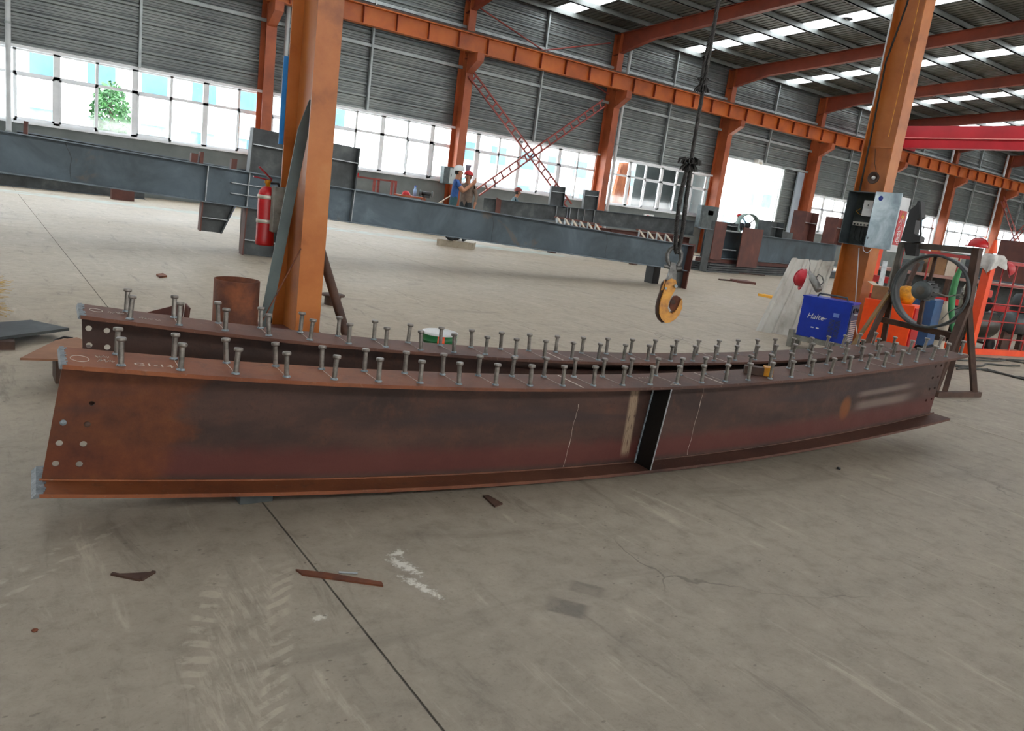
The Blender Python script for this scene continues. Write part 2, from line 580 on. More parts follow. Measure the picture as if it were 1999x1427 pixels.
# ------------------------------------------------------------------ the hall
W, L, X0 = 26.25, 7.2, 7.82          # inner face of the far wall, bay length, first wall column
XA, XB, YB = -14.0, 76.0, -12.0      # extent of the hall
SILL, TRANS, WTOP = 1.75, 3.03, 3.68
DOOR0, DOOR1, DOORZ = 29.85, 34.7, 4.72
RZ, RM, RIDGE = 8.75, 0.075, 3.0     # roof plane at the far eave, slope, ridge
def roofz(y):
    return RZ + RM * (W - y) if y > RIDGE else RZ + RM * (W - RIDGE) - RM * (RIDGE - y)

fl = struct(MB().box((XA, YB, -0.35), (XB, W + 0.3, -0.005)).build('floor', 'joint'), 'grey concrete workshop floor with joints')
xs = [XA] + [1.02 + 6 * n for n in range(-2, 13)] + [XB]
for a, b in zip(xs, xs[1:]):
    if b - a > 0.1:
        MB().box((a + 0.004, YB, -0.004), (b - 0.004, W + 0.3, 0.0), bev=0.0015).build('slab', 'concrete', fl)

# far wall: cement render below, windows, cladding above
wf = struct(MB().box((XA, W, 0), (DOOR0, W + 0.24, SILL - 0.05)).box((DOOR1 + 1.95, W, 0), (XB, W + 0.24, SILL - 0.05))
            .build('wall_far', 'render'), 'far workshop wall with grey render, windows and ribbed cladding')
def cladding(x0, x1, z0, z1):
    prof = []
    per = 0.41
    z = z0
    unit = [(0.0, 0), (0.03, 0.06), (0.085, 0.06), (0.145, 0), (0.17, 0), (0.18, 0.03), (0.196, 0.03), (0.206, 0), (0.246, 0), (0.256, 0.03), (0.272, 0.03), (0.282, 0), (0.322, 0), (0.332, 0.03), (0.348, 0.03), (0.358, 0)]
    while z < z1:
        for dz, dy in unit:
            if z + dz <= z1:
                prof.append((z + dz, dy))
        z += per
    prof.append((z1, 0))
    vs, fs = [], []
    for zz, dy in prof:
        vs += [(x0, W + 0.05 - dy, zz), (x1, W + 0.05 - dy, zz)]
    n = len(prof)
    for i in range(n - 1):
        fs.append((2 * i, 2 * i + 1, 2 * i + 3, 2 * i + 2))
    m = MB().add(vs, fs)
    m.box((x0, W + 0.052, z0), (x1, W + 0.075, z1))
    return m
k = 0
cols_x = [X0 + L * i for i in range(-2, 10)]
for i in range(-3, 10):
    a, b = max(XA, X0 + L * i), min(XB, X0 + L * (i + 1))
    if i == 3:
        cladding(a, b, DOORZ, 8.95).build('cladding_sheet', 'clad', wf)
        cladding(DOOR1, b, 0.0, DOORZ).build('cladding_sheet', 'clad', wf)
        cladding(a, DOOR0, 0.0, DOORZ).build('cladding_sheet', 'clad', wf)
    elif b > a:
        cladding(a, b, WTOP + 0.05, 8.95).build('cladding_sheet', 'clad', wf)
for z in (5.85, 7.25):
    MB().box((XA, W - 0.10, z - 0.05), (XB, W - 0.005, z + 0.05)).build('girt', 'galv', wf)
for i in range(-3, 9):
    xm = X0 + L * (i + 0.5)
    MB().box((xm - 0.035, W - 0.13, (WTOP if i != 3 else DOORZ) + 0.05), (xm + 0.035, W - 0.005, 8.7)).build('wall_post', 'galv', wf)
for x0, x1 in ((XA, DOOR0 - 0.3), (DOOR1 + 1.95, XB)):
    struct(MB().box((x0, W - 0.05, WTOP - 0.01), (x1, W + 0.05, WTOP + 0.07)).build('trim_1', 'white_frame'), 'pale ledge above the window band')
    struct(MB().box((x0, W - 0.06, SILL - 0.06), (x1, W + 0.2, SILL)).build('trim_2', 'white_frame'), 'pale sill below the window band')
struct(MB().box((DOOR0 - 0.1, W - 0.04, DOORZ - 0.03), (DOOR1 + 0.1, W + 0.12, DOORZ + 0.09)).box((DOOR0 - 0.1, W - 0.04, 0), (DOOR0, W + 0.12, DOORZ)).box((DOOR1, W - 0.04, 0), (DOOR1 + 0.1, W + 0.12, DOORZ))
       .build('trim_3', 'galv'), 'grey metal frame of the open truck doorway')

def window(idx, x0, x1):
    f = 0.06
    m = MB()
    y0, y1 = W + 0.06, W + 0.13
    xm = (x0 + x1) / 2
    m.box((x0, y0, SILL), (x0 + f + 0.02, y1, WTOP)).box((x1 - f - 0.02, y0, SILL), (x1, y1, WTOP))
    m.box((x0, y0, SILL), (x1, y1, SILL + f)).box((x0, y0, WTOP - f), (x1, y1, WTOP))
    m.box((x0, y0, TRANS - 0.04), (x1, y1, TRANS + 0.04)).box((xm - 0.038, y0, SILL), (xm + 0.038, y1, WTOP))
    o = struct(m.build('window_%d' % idx, 'white_frame'), 'white framed sliding window in the far wall')
    # the sliding sash, set nearer the room on one side
    a, b = (x0 + f, xm) if idx % 3 else (xm, x1 - f)
    s = MB()
    for q in ((a, a + 0.05), (b - 0.05, b)):
        s.box((q[0], y0 - 0.035, SILL + f), (q[1], y0 - 0.004, TRANS - 0.03))
    s.box((a, y0 - 0.035, SILL + f), (b, y0 - 0.004, SILL + f + 0.05)).box((a, y0 - 0.035, TRANS - 0.08), (b, y0 - 0.004, TRANS - 0.03))
    s.build('sash', 'white_frame', o)
    for (pa, pb) in ((x0 + 0.05, xm - 0.02), (xm + 0.02, x1 - 0.05)):
        for (za, zb) in ((SILL + 0.03, TRANS - 0.02), (TRANS + 0.02, WTOP - 0.03)):
            MB().box((pa, W + 0.09, za), (pb, W + 0.096, zb)).build('pane', 'glass', o)
wi = 1
for n in range(-6, 14):
    window(wi, 2.14 + 2 * n, 2.14 + 2 * n + 2)
    wi += 1
for n in range(0, 19):
    window(wi, 36.75 + 2 * n, 38.75 + 2 * n)
    wi += 1

# end walls
def endwall(name, x, label):
    m = MB()
    m.box((x - 0.1, YB, 0), (x + 0.1, W, 11))
    return struct(m.build(name, 'clad'), label)
endwall('wall_right', XB, 'distant clad end wall of the hall')
# unseen side behind the camera, window band added for front fill; closed left end
m = MB().box((XA, YB - 0.2, 0), (XB, YB, 2.4)).box((XA, YB - 0.2, 3.15), (XB, YB, 7.8))
for i in range(45):
    m.box((XA + 2 * i, YB - 0.15, 2.4), (XA + 2 * i + 0.12, YB - 0.05, 3.15))
struct(m.build('wall_near', 'clad'), 'clad wall behind the camera with a window band added for fill light')
endwall('wall_left', XA, 'clad left end wall of the hall')
# roof: ribbed sheets, translucent strips, purlins
def roof_sheet(x0, x1, y0, y1, name, parent, mat, flat=False):
    vs, fs = [], []
    prof = []
    x = x0
    if flat:
        prof = [(x0, 0), (x1, 0)]
    else:
        while x < x1 - 0.02:
            prof += [(x, 0), (min(x + 0.09, x1), 0), (min(x + 0.11, x1), 0.035), (min(x + 0.15, x1), 0.035), (min(x + 0.17, x1), 0)]
            x += 0.25
        prof.append((x1, 0))
    for xx, dz in prof:
        vs += [(xx, y0, roofz(y0) + dz), (xx, y1, roofz(y1) + dz), (xx, y0, roofz(y0) + dz + 0.012), (xx, y1, roofz(y1) + dz + 0.012)]
    n = len(prof)
    for i in range(n - 1):
        a, b = 4 * i, 4 * i + 4
        fs += [(a, a + 1, b + 1, b), (a + 2, b + 2, b + 3, a + 3)]
    return MB().add(vs, fs).build(name, mat, parent)
ce = None
SKX = [18.72 + L * i for i in range(-4, 8)]
edges = [XA] + [v for s in SKX for v in (s, s + 0.92)] + [XB]
for j in range(0, len(edges), 2):
    for (ya, yb) in ((RIDGE, W + 0.3), (YB, RIDGE)):
        o = roof_sheet(edges[j], edges[j + 1], ya, yb, 'ceiling' if ce is None else 'roof_sheet', ce, 'roof')
        if ce is None:
            ce = struct(o, 'ribbed metal roof with translucent strips')
for s in SKX:
    roof_sheet(s, s + 0.92, YB, RIDGE, 'roof_sheet', ce, 'roof')
    for (ya, yb) in ((RIDGE, W - 0.3),):
        roof_sheet(s - 0.02, s + 0.94, ya, yb, 'skylight_sheet', ce, 'skylight', True)
    roof_sheet(s, s + 0.92, W - 0.3, W + 0.3, 'roof_sheet', ce, 'roof', True)
y = W - 0.3
while y > YB:
    if abs(y - RIDGE) > 0.2:
        z = roofz(y)
        MB().box((XA, y - 0.035, z - 0.19), (XB, y + 0.035, z - 0.004)).box((XA, y - 0.035, z - 0.19), (XB, y + 0.09, z - 0.175)).build('purlin', 'purlin', ce)
    y -= 1.47

# wall columns, rafters
names = {-2: None, -1: 'orange wall column just left of the tall white pipe', 0: 'orange wall column left of the red fire extinguisher',
         1: 'orange wall column behind the worker in the white helmet', 2: 'orange wall column at right end of the red cross brace',
         3: 'orange wall column at the left jamb of the bright doorway', 4: 'orange wall column at the right jamb of the bright doorway',
         5: 'orange wall column hidden behind the near column with the meter box', 6: 'far orange wall column right of the near column, with white pipe',
         7: 'farthest clearly seen orange wall column near the right edge'}
def hcol(t, x0, x1, y0, y1, z0, z1, mat, tf=0.02, tw=0.014):
    MB().box((x0, y0, z0), (x1, y0 + tf, z1)).build('flange', mat, t)
    MB().box((x0, y1 - tf, z0), (x1, y1, z1)).build('flange', mat, t)
    xm = (x0 + x1) / 2
    MB().box((xm - tw / 2, y0 + tf, z0), (xm + tw / 2, y1 - tf, z1)).build('web', mat, t)
CB = 6.28   # underside of the runway beam
for i in range(0, 8):
    x = X0 + L * i
    t = thing('wall_column', names[i], 'column', (x, W - 0.33, 0), 'columns along the far wall')
    hcol(t, x - 0.16, x + 0.16, W - 0.64, W - 0.02, 0.0, CB, 'orange_far')
    hcol(t, x - 0.15, x + 0.15, W - 0.42, W - 0.02, CB, 8.55, 'orange_far')
    MB().prism([(x - 0.14, W - 0.62, 5.6), (x - 0.14, W - 1.28, 6.0), (x - 0.14, W - 1.28, CB), (x - 0.14, W - 0.62, CB)], (0.28, 0, 0)).build('corbel', 'orange_far', t)
    MB().box((x - 0.25, W - 0.8, 0), (x + 0.25, W - 0.01, 0.03)).build('base_plate', 'orange_far', t)
rn = {0: 'orange roof rafter out over the near left column', 6: 'distant orange roof rafter just beyond the red crane girder', 7: 'second distant orange roof rafter beyond the red crane girder', 8: 'most distant orange roof rafter near the end wall', 1: 'orange roof rafter crossing the top edge above the cross brace', 2: 'orange roof rafter passing behind the wire rope', 3: 'orange roof rafter between first and second row of bright roof lights',
      4: 'orange roof rafter above the red crane girder', 5: 'orange roof rafter behind the red crane girder'}
for i in range(0, 9):
    x = X0 + L * i
    t = thing('roof_rafter', rn.get(i, 'orange roof rafter farther along the hall'), 'rafter', (x, W - 0.3, 8.2), 'rafters under the roof')
    ys = [W - 0.03, W - 2.2, 16, 9, RIDGE, -4, YB]
    dp = [0.85, 0.52, 0.42, 0.45, 0.5, 0.42, 0.5]
    tops = [(y, roofz(y) - 0.2) for y in ys]
    bots = [(y, roofz(y) - 0.2 - d) for y, d in zip(ys, dp)]
    MB().prism([(x - 0.006, y, z) for y, z in tops] + [(x - 0.006, y, z) for y, z in reversed(bots)], (0.012, 0, 0)).build('web', 'rafter', t)
    for nm, pts, up in (('bottom_flange', bots, 0.018), ('top_flange', tops, -0.018)):
        m = MB()
        for (ya, za), (yb, zb) in zip(pts, pts[1:]):
            m.prism([(x - 0.11, ya, za), (x + 0.11, ya, za), (x + 0.11, ya, za + up), (x - 0.11, ya, za + up)], (0, yb - ya, zb - za))
        m.build(nm, 'rafter', t)

# crane runway beam on the corbels
yb = W - 0.98
t = thing('runway_beam', 'long orange crane runway beam with stiffeners along the far wall', 'beam', (24, yb, CB))
MB().box((XA, yb - 0.14, CB), (XB - 1, yb + 0.14, CB + 0.025)).build('bottom_flange', 'orange_beam', t)
MB().box((XA, yb - 0.2, CB + 0.56), (XB - 1, yb + 0.2, CB + 0.59)).build('top_flange', 'orange_beam', t)
MB().box((XA, yb - 0.008, CB + 0.02), (XB - 1, yb + 0.008, CB + 0.57)).build('web', 'orange_beam', t)
MB().box((XA, yb - 0.04, CB + 0.59), (XB - 1, yb + 0.04, CB + 0.68)).build('rail', 'rust_dark', t)
x = 1.0
st = None
while x < XB - 6:
    if st is None:
        st = MB().box((x - 0.008, yb - 0.13, CB + 0.025), (x + 0.008, yb - 0.01, CB + 0.56)).build('stiffener', 'rafter', t)
        xs0 = x
    else:
        inst(st, (x - xs0, 0, 0), t)
    x += 1.2

# red overhead travelling crane
xc = 43.0
t = thing('overhead_crane', 'red overhead crane girder spanning the hall below the roof', 'crane', (xc, 10, 7.0))
MB().box((xc - 0.25, YB + 4, 7.5), (xc + 0.25, W - 0.9, 8.12)).build('girder_box', 'cranered', t)
MB().box((xc - 0.2, YB + 4, 6.98), (xc + 0.3, W - 0.9, 7.46)).build('lower_box', 'cranered', t)
MB().box((xc - 0.30, YB + 4, 7.46), (xc + 0.3, W - 0.9, 7.5)).build('edge_strip', pm('pale_edge', [(0.3, '#d8807a'), (0.7, '#e79a90')], 3), t)
MB().box((xc - 1.5, W - 1.2, 6.98), (xc + 1.5, W - 0.75, 7.5)).box((xc - 1.4, W - 1.1, 6.96), (xc - 1.1, W - 0.86, 7.2)).build('end_carriage', 'cranered', t)
MB().prism([(xc - 0.262, 15.35, 7.62), (xc - 0.262, 15.75, 7.62), (xc - 0.262, 15.5, 7.95), (xc - 0.262, 15.1, 7.98)], (0.006, 0, 0)).build('worn_patch', 'white', t)

# downpipes
pn = [(0.98, 'tall white downpipe at the left edge of the far wall'), (8.42, 'white downpipe right of the wall column behind the near left column'),
      (22.85, 'white downpipe right of the cross brace'), (50.55, 'white downpipe beside the far right wall column'), (57.8, 'white downpipe beside the farthest wall column')]
for x, lb in pn:
    t = thing('downpipe', lb, 'pipe', (x, W - 0.27, 0), 'downpipes')
    MB().cyl((x, W - 0.27, 0.0), (x, W - 0.27, 8.6), 0.07, 12).build('pipe', 'pipe_white', t)
    for z in (1.4, 4.2, 6.8):
        MB().cyl((x, W - 0.27, z), (x, W - 0.27, z + 0.06), 0.082, 12).build('clip', 'galv', t)

# cross brace of laced channels between two wall columns
def lattice(t, a, b, half=0.13, pitch=0.42, r=0.028):
    a, b = Vector(a), Vector(b)
    d = (b - a).normalized()
    w = Vector((0, 1, 0)).cross(d).normalized()
    for s in (-1, 1):
        MB().bar(a + w * half * s, b + w * half * s, 0.06, 0.05, w).build('chord', 'brace', t)
    n = int((b - a).length / pitch)
    for i in range(n):
        p = a + d * (i + 0.5) * pitch
        MB().bar(p - w * (half + 0.03), p + w * (half + 0.03), 0.02, 0.06, d).build('lacing', 'brace', t)
yy = W - 0.70
t = thing('cross_brace', 'rusty red laced cross brace between two wall columns', 'brace', (18.6, yy, 1))
lattice(t, ony(919, 144, yy), ony(1112, 402, yy))
lattice(t, ony(1179, 201, yy - 0.1), ony(932, 376, yy - 0.1))
yy = W - 0.3
t = thing('rod_brace', 'thin red rod brace above the crane beam', 'brace', (18.6, yy, 7.5))
MB().tube([ony(908, -4, yy), ony(1188, 184, yy)], 0.03, 6).build('rod', 'brace', t)
MB().tube([ony(1192, 84, yy - 0.07), ony(908, 115, yy - 0.07)], 0.03, 6).build('rod', 'brace', t)
yy = W - 0.70
t = thing('cross_brace', 'dark laced cross brace in the distance at right edge', 'brace', (60, yy, 1))
lattice(t, ony(1957, 388, yy), ony(1996, 500, yy), 0.2, 0.6)
lattice(t, ony(1999, 445, yy - 0.1), ony(1945, 505, yy - 0.1), 0.2, 0.6)

# outside, seen through windows and doorway
struct(MB().box((-70, W + 0.3, -0.4), (170, 140, -0.1)).build('yard_ground', 'ground'), 'pale paved yard outside')
# ------------------------------------------------------------------ the two curved girders
def web_material(name, near):
    t = NT(name)
    X, Y, Z = t.xyz()
    n1 = t.noise(1.6, 6, 0.62, t.mapped(scale=(1.0, 1.0, 3.0)))
    n2 = t.noise(9, 7, 0.7)
    n3 = t.noise(70, 4, 0.7)
    c = t.ramp(n1, [(0.28, '#2a1d19'), (0.45, '#3b2923'), (0.6, '#4a332b'), (0.8, '#583c30')])
    c = t.mix(t.math('MULTIPLY', t.step(n2, 0.5, 0.72), 0.5), c, '#5a3626')
    c = t.mix(t.math('MULTIPLY', t.step(n3, 0.52, 0.75), 0.45), c, '#2b1d18')
    if near:
        zb = t.math('MULTIPLY_ADD', t.math('POWER', t.math('SUBTRACT', X, 2.8643), 2.0), 0.019, 0.015)
        h = t.math('SUBTRACT', Z, zb)
        # red band above the lower flange
        band = t.math('MULTIPLY', t.step(h, 0.02, 0.06), t.math('SUBTRACT', 1.0, t.step(t.math('ADD', h, t.math('MULTIPLY', n2, 0.08)), 0.15, 0.24)))
        c = t.mix(t.math('MULTIPLY', band, 0.65), c, '#5e2822')
        # orange rust at the left end
        e = t.math('ADD', X, t.math('MULTIPLY', t.math('SUBTRACT', n1, 0.5), 0.5))
        e = t.math('ADD', e, t.math('MULTIPLY', t.math('SUBTRACT', 0.25, h), 0.35))
        e = t.math('SUBTRACT', 1.0, t.step(e, 0.62, 0.74))
        c = t.mix(t.math('MULTIPLY', e, 0.75), c, t.ramp(n2, [(0.3, '#4c2412'), (0.55, '#693514'), (0.8, '#7a4519')]))
        # dark mill-scale streak
        s = t.math('MULTIPLY', t.step(h, 0.25, 0.31), t.math('SUBTRACT', 1.0, t.step(h, 0.36, 0.42)))
        s = t.math('MULTIPLY', s, t.step(t.noise(1.1, 3, 0.5, t.mapped(scale=(0.6, 1, 6))), 0.45, 0.6))
        c = t.mix(t.math('MULTIPLY', s, 0.6), c, '#33292a')
        # ground clean strip left of the stiffener
        g = t.math('MULTIPLY', t.step(X, 2.975, 3.0), t.math('SUBTRACT', 1.0, t.step(X, 3.035, 3.055)))
        g = t.math('MULTIPLY', g, t.math('MULTIPLY', t.step(h, 0.04, 0.1), t.step(t.noise(30, 4, 0.7, t.mapped(scale=(4, 1, 0.5))), 0.32, 0.5)))
        c = t.mix(t.math('MULTIPLY', g, 0.85), c, '#a08a72')
        # yellow rust patch and pale rubbed bands toward the right end
        px = t.math('POWER', t.math('DIVIDE', t.math('SUBTRACT', X, 4.93), 0.06), 2.0)
        pz = t.math('POWER', t.math('DIVIDE', t.math('SUBTRACT', h, 0.20), 0.09), 2.0)
        c = t.mix(t.math('MULTIPLY', t.math('SUBTRACT', 1.0, t.step(t.math('ADD', px, pz), 0.2, 1.3)), 0.75), c, '#80491a')
        rb = t.math('MULTIPLY', t.step(X, 5.0, 5.12), t.math('SUBTRACT', 1.0, t.step(X, 5.55, 5.75)))
        b1 = t.math('SUBTRACT', 1.0, t.step(t.math('ABSOLUTE', t.math('SUBTRACT', h, 0.285)), 0.006, 0.03))
        b2 = t.math('SUBTRACT', 1.0, t.step(t.math('ABSOLUTE', t.math('SUBTRACT', h, 0.20)), 0.01, 0.045))
        c = t.mix(t.math('MULTIPLY', t.math('MULTIPLY', rb, t.math('MAXIMUM', b1, b2)), 0.5), c, '#8a7a70')
    t.bump(t.math('ADD', n2, n3), 0.12, 0.006)
    return t.fin(c, t.math('MULTIPLY_ADD', n2, -0.25, 0.68), 0.25)
def flange_material(name, hi):
    t = NT(name)
    X, Y, Z = t.xyz()
    n1 = t.noise(2.0, 6, 0.62)
    n2 = t.noise(14, 7, 0.7)
    a = t.ramp(n1, [(0.3, '#3e2a24'), (0.5, '#56382d'), (0.7, '#674538')])
    b = t.ramp(n1, [(0.3, '#6e3a1f'), (0.5, '#884c2a'), (0.75, '#9c6038')])
    c = t.mix(t.math('MULTIPLY', t.math('SUBTRACT', 1.0, t.step(X, 0.5, 3.2)), hi), a, b)
    c = t.mix(t.math('MULTIPLY', t.step(n2, 0.5, 0.72), 0.4), c, '#40302a')
    c = t.mix(t.math('MULTIPLY', t.step(t.noise(50, 4, 0.7), 0.58, 0.72), 0.4), c, '#8d7668')
    t.bump(n2, 0.1, 0.006)
    return t.fin(c, 0.6, 0.2)
M['web_near'] = web_material('rolled_rust_near', True)
M['web_back'] = web_material('rolled_rust_back', False)
M['fl_near'] = flange_material('flange_rust_near', 0.9)
M['fl_back'] = flange_material('flange_rust_back', 0.25)
M['black_plate'] = pm('fresh_black_plate', [(0.3, '#17191a'), (0.6, '#232627'), (0.8, '#34383a')], 5, 5, 0.45, 0.3)

STUD = [None]
def stud_mesh():
    m = MB()
    m.lathe([(0.0165, 0), (0.0165, 0.004), (0.0125, 0.008)], 12, mi=1)
    m.lathe([(0.0105, 0.004), (0.0105, 0.094)], 10)
    m.lathe([(0.0105, 0.090), (0.0165, 0.0925), (0.0178, 0.096), (0.0178, 0.103), (0.0155, 0.106)], 12)
    return m.build('stud', ['stud', 'weld'])
def girder(label, y0, a, zc, c, s0, D, w, ends, wmat, fmat, xs_studs, cut_left, holes):
    """cambered I-girder lying with its ends lifted: bottom curve z = zc + c (x - s0)^2"""
    tf, tw = 0.016, 0.012
    (xb0, xb1), (xt0, xt1) = ends
    n = 72
    nrm = Vector((-a, 1, 0)).normalized()
    root = thing('curved_girder', label, 'girder', ((xb0 + xb1) / 2, y0 + a * ((xb0 + xb1) / 2 - s0), 0), 'curved girders with studs')
    def pt(u, v, off, dz=0.0):
        xb, xt = xb0 + (xb1 - xb0) * u, xt0 + (xt1 - xt0) * u
        x = xb + (xt - xb) * v
        z = zc + c * (x - s0) ** 2 + D * v + dz
        return Vector((x, y0 + a * (x - s0), z)) + nrm * off
    def sweep(sec, u0=0.0, u1=1.0, n=n):
        """sec: list of (v, dz, off) corners, closed"""
        vs, fs = [], []
        k = len(sec)
        for i in range(n + 1):
            u = u0 + (u1 - u0) * i / n
            for v, dz, off in sec:
                vs.append(pt(u, v, off, dz))
        for i in range(n):
            for j in range(k):
                fs.append((i * k + j, i * k + (j + 1) % k, (i + 1) * k + (j + 1) % k, (i + 1) * k + j))
        fs.append(list(range(k - 1, -1, -1)))
        fs.append([n * k + j for j in range(k)])
        return MB().add(vs, fs)
    top = sweep([(1, 0, -w / 2), (1, 0, w / 2), (1, -tf, w / 2), (1, -tf, -w / 2)]).build('top_flange', fmat, root)
    bot = sweep([(0, tf, -w / 2), (0, tf, w / 2), (0, 0, w / 2), (0, 0, -w / 2)]).build('bottom_flange', fmat, root)
    web = sweep([(1, -tf, -tw / 2), (1, -tf, tw / 2), (0, tf, tw / 2), (0, tf, -tw / 2)], 0.0012, 0.992).build('web', wmat, root)
    if holes:
        cut = MB()
        for (u, v, r) in holes:
            p = pt(u, v, 0)
            cut.cyl(p - nrm * 0.05, p + nrm * 0.05, r, 14)
        ct = cut.build('cutter', wmat, root)
        applied_boolean(web, ct)
    # fillet welds between web and lower flange
    for s in (-1,):
        pts = [pt(i / 60, 0, s * (tw / 2 + 0.002), tf + 0.003) for i in range(61)]
        MB().tube(pts, 0.005, 6).build('fillet_weld', fmat, root)
    # torch-cut bevels at the left end
    for (v, dz) in ((1, 0.0), (0, tf)):
        m = MB()
        rows = 15
        for i in range(rows):
            o0, o1 = -w / 2 + w * i / rows, -w / 2 + w * (i + 1) / rows
            d0 = 0.016 + random.uniform(-0.006, 0.006)
            p = [pt(0, v, o0, dz), pt(0, v, o1, dz), pt(0, v, o1, dz - tf), pt(0, v, o0, dz - tf)]
            ex = Vector((-0.010 if v else -0.026, 0, 0))
            jag = Vector((d0, 0, 0.0015))
            vs = [p[0] + jag, p[1] + jag, p[1] + ex * 0.4, p[0] + ex * 0.4, p[2] + ex, p[3] + ex, p[2], p[3]]
            m.add(vs, [(0, 1, 2, 3), (3, 2, 4, 5), (5, 4, 6, 7), (0, 3, 5, 7), (1, 6, 4, 2), (0, 7, 6, 1)])
        m.build('cut_edge', 'cut', root)
    # studs with weld collars, two rows; scribed lines between the pairs
    if STUD[0] is None:
        STUD[0] = stud_mesh()
    src = STUD[0]
    L0 = root.location
    for i, xx in enumerate(xs_studs):
        u = (xx - xt0) / (xt1 - xt0)
        ends_p = []
        for off in (-0.088, 0.088):
            p = pt(u, 1, off)
            sl = 2 * c * (p.x - s0)
            c_ = inst(src, p - L0, root, (random.uniform(-0.03, 0.03), -sl + random.uniform(-0.03, 0.03), random.uniform(0, 3)), 'stud')
            ends_p.append(p)
        if i < 16 or i % 4 == 0:
            d = (ends_p[1] - ends_p[0])
            MB().bar(ends_p[0] + d * 0.1 + Vector((0, 0, 0.0008)), ends_p[1] - d * 0.1 + Vector((0, 0, 0.0008)), 0.0022, 0.001).build('scribe_line', 'chalk', root)
    return root, pt, nrm

def quad_x(a, b, c, n):
    return [a + b * i + c * i * i for i in range(n)]
Dg, wg = 0.4982, 0.2816
holes_n = [(0.0213, 0.65, 0.010), (0.0071, 0.326, 0.0125), (0.0205, 0.326, 0.0125), (0.007, 0.164, 0.0125), (0.0202, 0.164, 0.0125)]
for q in range(4):
    for s in (0, 1):
        holes_n.append((0.9745 + 0.0115 * s - 0.0 * q, 0.80 - 0.175 * q, 0.011))
gn, gpt, gnrm = girder('nearer curved rusty steel girder with two rows of headed studs, marked in chalk', 2.9825, -0.0616, 0.015, 0.019, 2.8643, Dg, wg,
                 ((0.205, 6.035), (0.273, 6.07)), 'web_near', 'fl_near', quad_x(0.46, 0.2033, -0.00037, 30), True, holes_n)
holes_b = [(u, v, 0.013) for u in (0.0055, 0.0175) for v in (0.84, 0.69, 0.54, 0.39)]
gb, bpt, bnrm = girder('farther curved rusty steel girder with two rows of headed studs, behind the marked one', 3.4931, -0.0758, 0.0118, 0.0184, 3.6163, Dg, wg,
                 ((0.41, 6.26), (0.392, 6.29)), 'web_back', 'fl_back', quad_x(0.58, 0.1985, -0.0001, 29), True, holes_b)
bpy.data.objects.remove(STUD[0], do_unlink=True)

# stiffener of the near girder
us = (3.10 - 0.205) / (6.035 - 0.205)
p0, p1 = gpt(us, 0, 0, 0.016), gpt(us, 1, 0, -0.016)
sl = Vector((0, 0, 0))
m = MB()
q = [p0 - gnrm * 0.006, p0 - gnrm * (wg / 2 - 0.004), p1 - gnrm * (wg / 2 - 0.004), p1 - gnrm * 0.006]
m.prism(q, (0.009, 0, 0))
m.build('stiffener', 'black_plate', gn)
MB().tube([p0 - gnrm * (wg / 2 - 0.003) + Vector((0.0045, 0, 0)), p1 - gnrm * (wg / 2 - 0.003) + Vector((0.0045, 0, 0))], 0.0048, 6).build('stiffener_edge', 'steel_edge', gn)
pts = []
for i in range(41):
    p = p0.lerp(p1, i / 40) - gnrm * 0.010 + Vector((-0.004 + random.uniform(-0.0015, 0.0015), 0, 0))
    pts.append(p)
MB().tube(pts, [0.006 + random.uniform(-0.0015, 0.0015) for _ in pts], 6).build('weld_bead', 'weld', gn)
for (uu, vv, mt_) in ((0.0072, 0.49, 'weld'), (0.0207, 0.485, 'rust_dark')):
    p = gpt(uu, vv, -0.006)
    MB().lathe([(0.012, 0.0), (0.011, 0.003), (0.004, 0.005), (0, 0.005)], 10, p, -gnrm).build('plugged_hole', mt_, gn)
# pale drips by the stiffener and chalk marks on the upper flange
for (dx, a, b) in ((0.022, 0.92, 0.60), (0.038, 0.90, 0.66), (0.06, 0.93, 0.74)):
    p = gpt(us + dx / 5.83, a, -0.0075)
    r = gpt(us + dx / 5.83 - 0.001, b, -0.0075)
    mid = p.lerp(r, 0.5) + Vector((random.uniform(-0.006, 0.006), 0, 0))
    MB().tube([p, p.lerp(mid, 0.5) + Vector((0.004, 0, 0)), mid, mid.lerp(r, 0.6) + Vector((-0.003, 0, 0)), r], 0.0035, 5).build('paint_drip', 'stud', gn)
def flange_text(pt, parent, body, x, off, size, xt0=0.273, xt1=6.07, flip=1):
    u = (x - xt0) / (xt1 - xt0)
    o = pt(u, 1, off, 0.0012)
    xa = pt(u + 0.01, 1, off, 0.0012) - o
    ya = pt(u, 1, off + 0.1, 0.0012) - o
    Mx = frame(o, xa, ya)
    return text_obj('chalk_writing', body, size, Mx, 'chalk', parent, 0.0003)
flange_text(gpt, gn, 'G1-14', 0.575, -0.045, 0.055).rotation_euler = (0, 0, 0)
def ring_chalk(pt, parent, x, off, rx, ry, xt0=0.273, xt1=6.07):
    pts = []
    for k in range(20):
        an = 2 * PI * k / 20
        pts.append(pt((x + rx * math.cos(an) - xt0) / (xt1 - xt0), 1, off + ry * math.sin(an), 0.0006))
    MB().tube(pts, 0.0015, 4, closed=True).build('chalk_ring', 'chalk', parent)
ring_chalk(gpt, gn, 0.33, -0.03, 0.03, 0.045)
def scribble(pt_, parent, x, off, ln, hgt, xt0, xt1, n=9, seed=1):
    """illegible chalk scrawl"""
    rn_ = random.Random(seed)
    pts = []
    for k in range(n * 3):
        xx = x + ln * k / (n * 3) + rn_.uniform(-0.006, 0.006)
        pts.append(pt_((xx - xt0) / (xt1 - xt0), 1, off + hgt * (0.5 if k % 2 else -0.5) * rn_.uniform(0.2, 1), 0.0006))
    MB().tube(pts, 0.0011, 4).build('chalk_scrawl', 'chalk', parent)
scribble(gpt, gn, 0.39, -0.03, 0.06, 0.05, 0.273, 6.07, 6, 1)
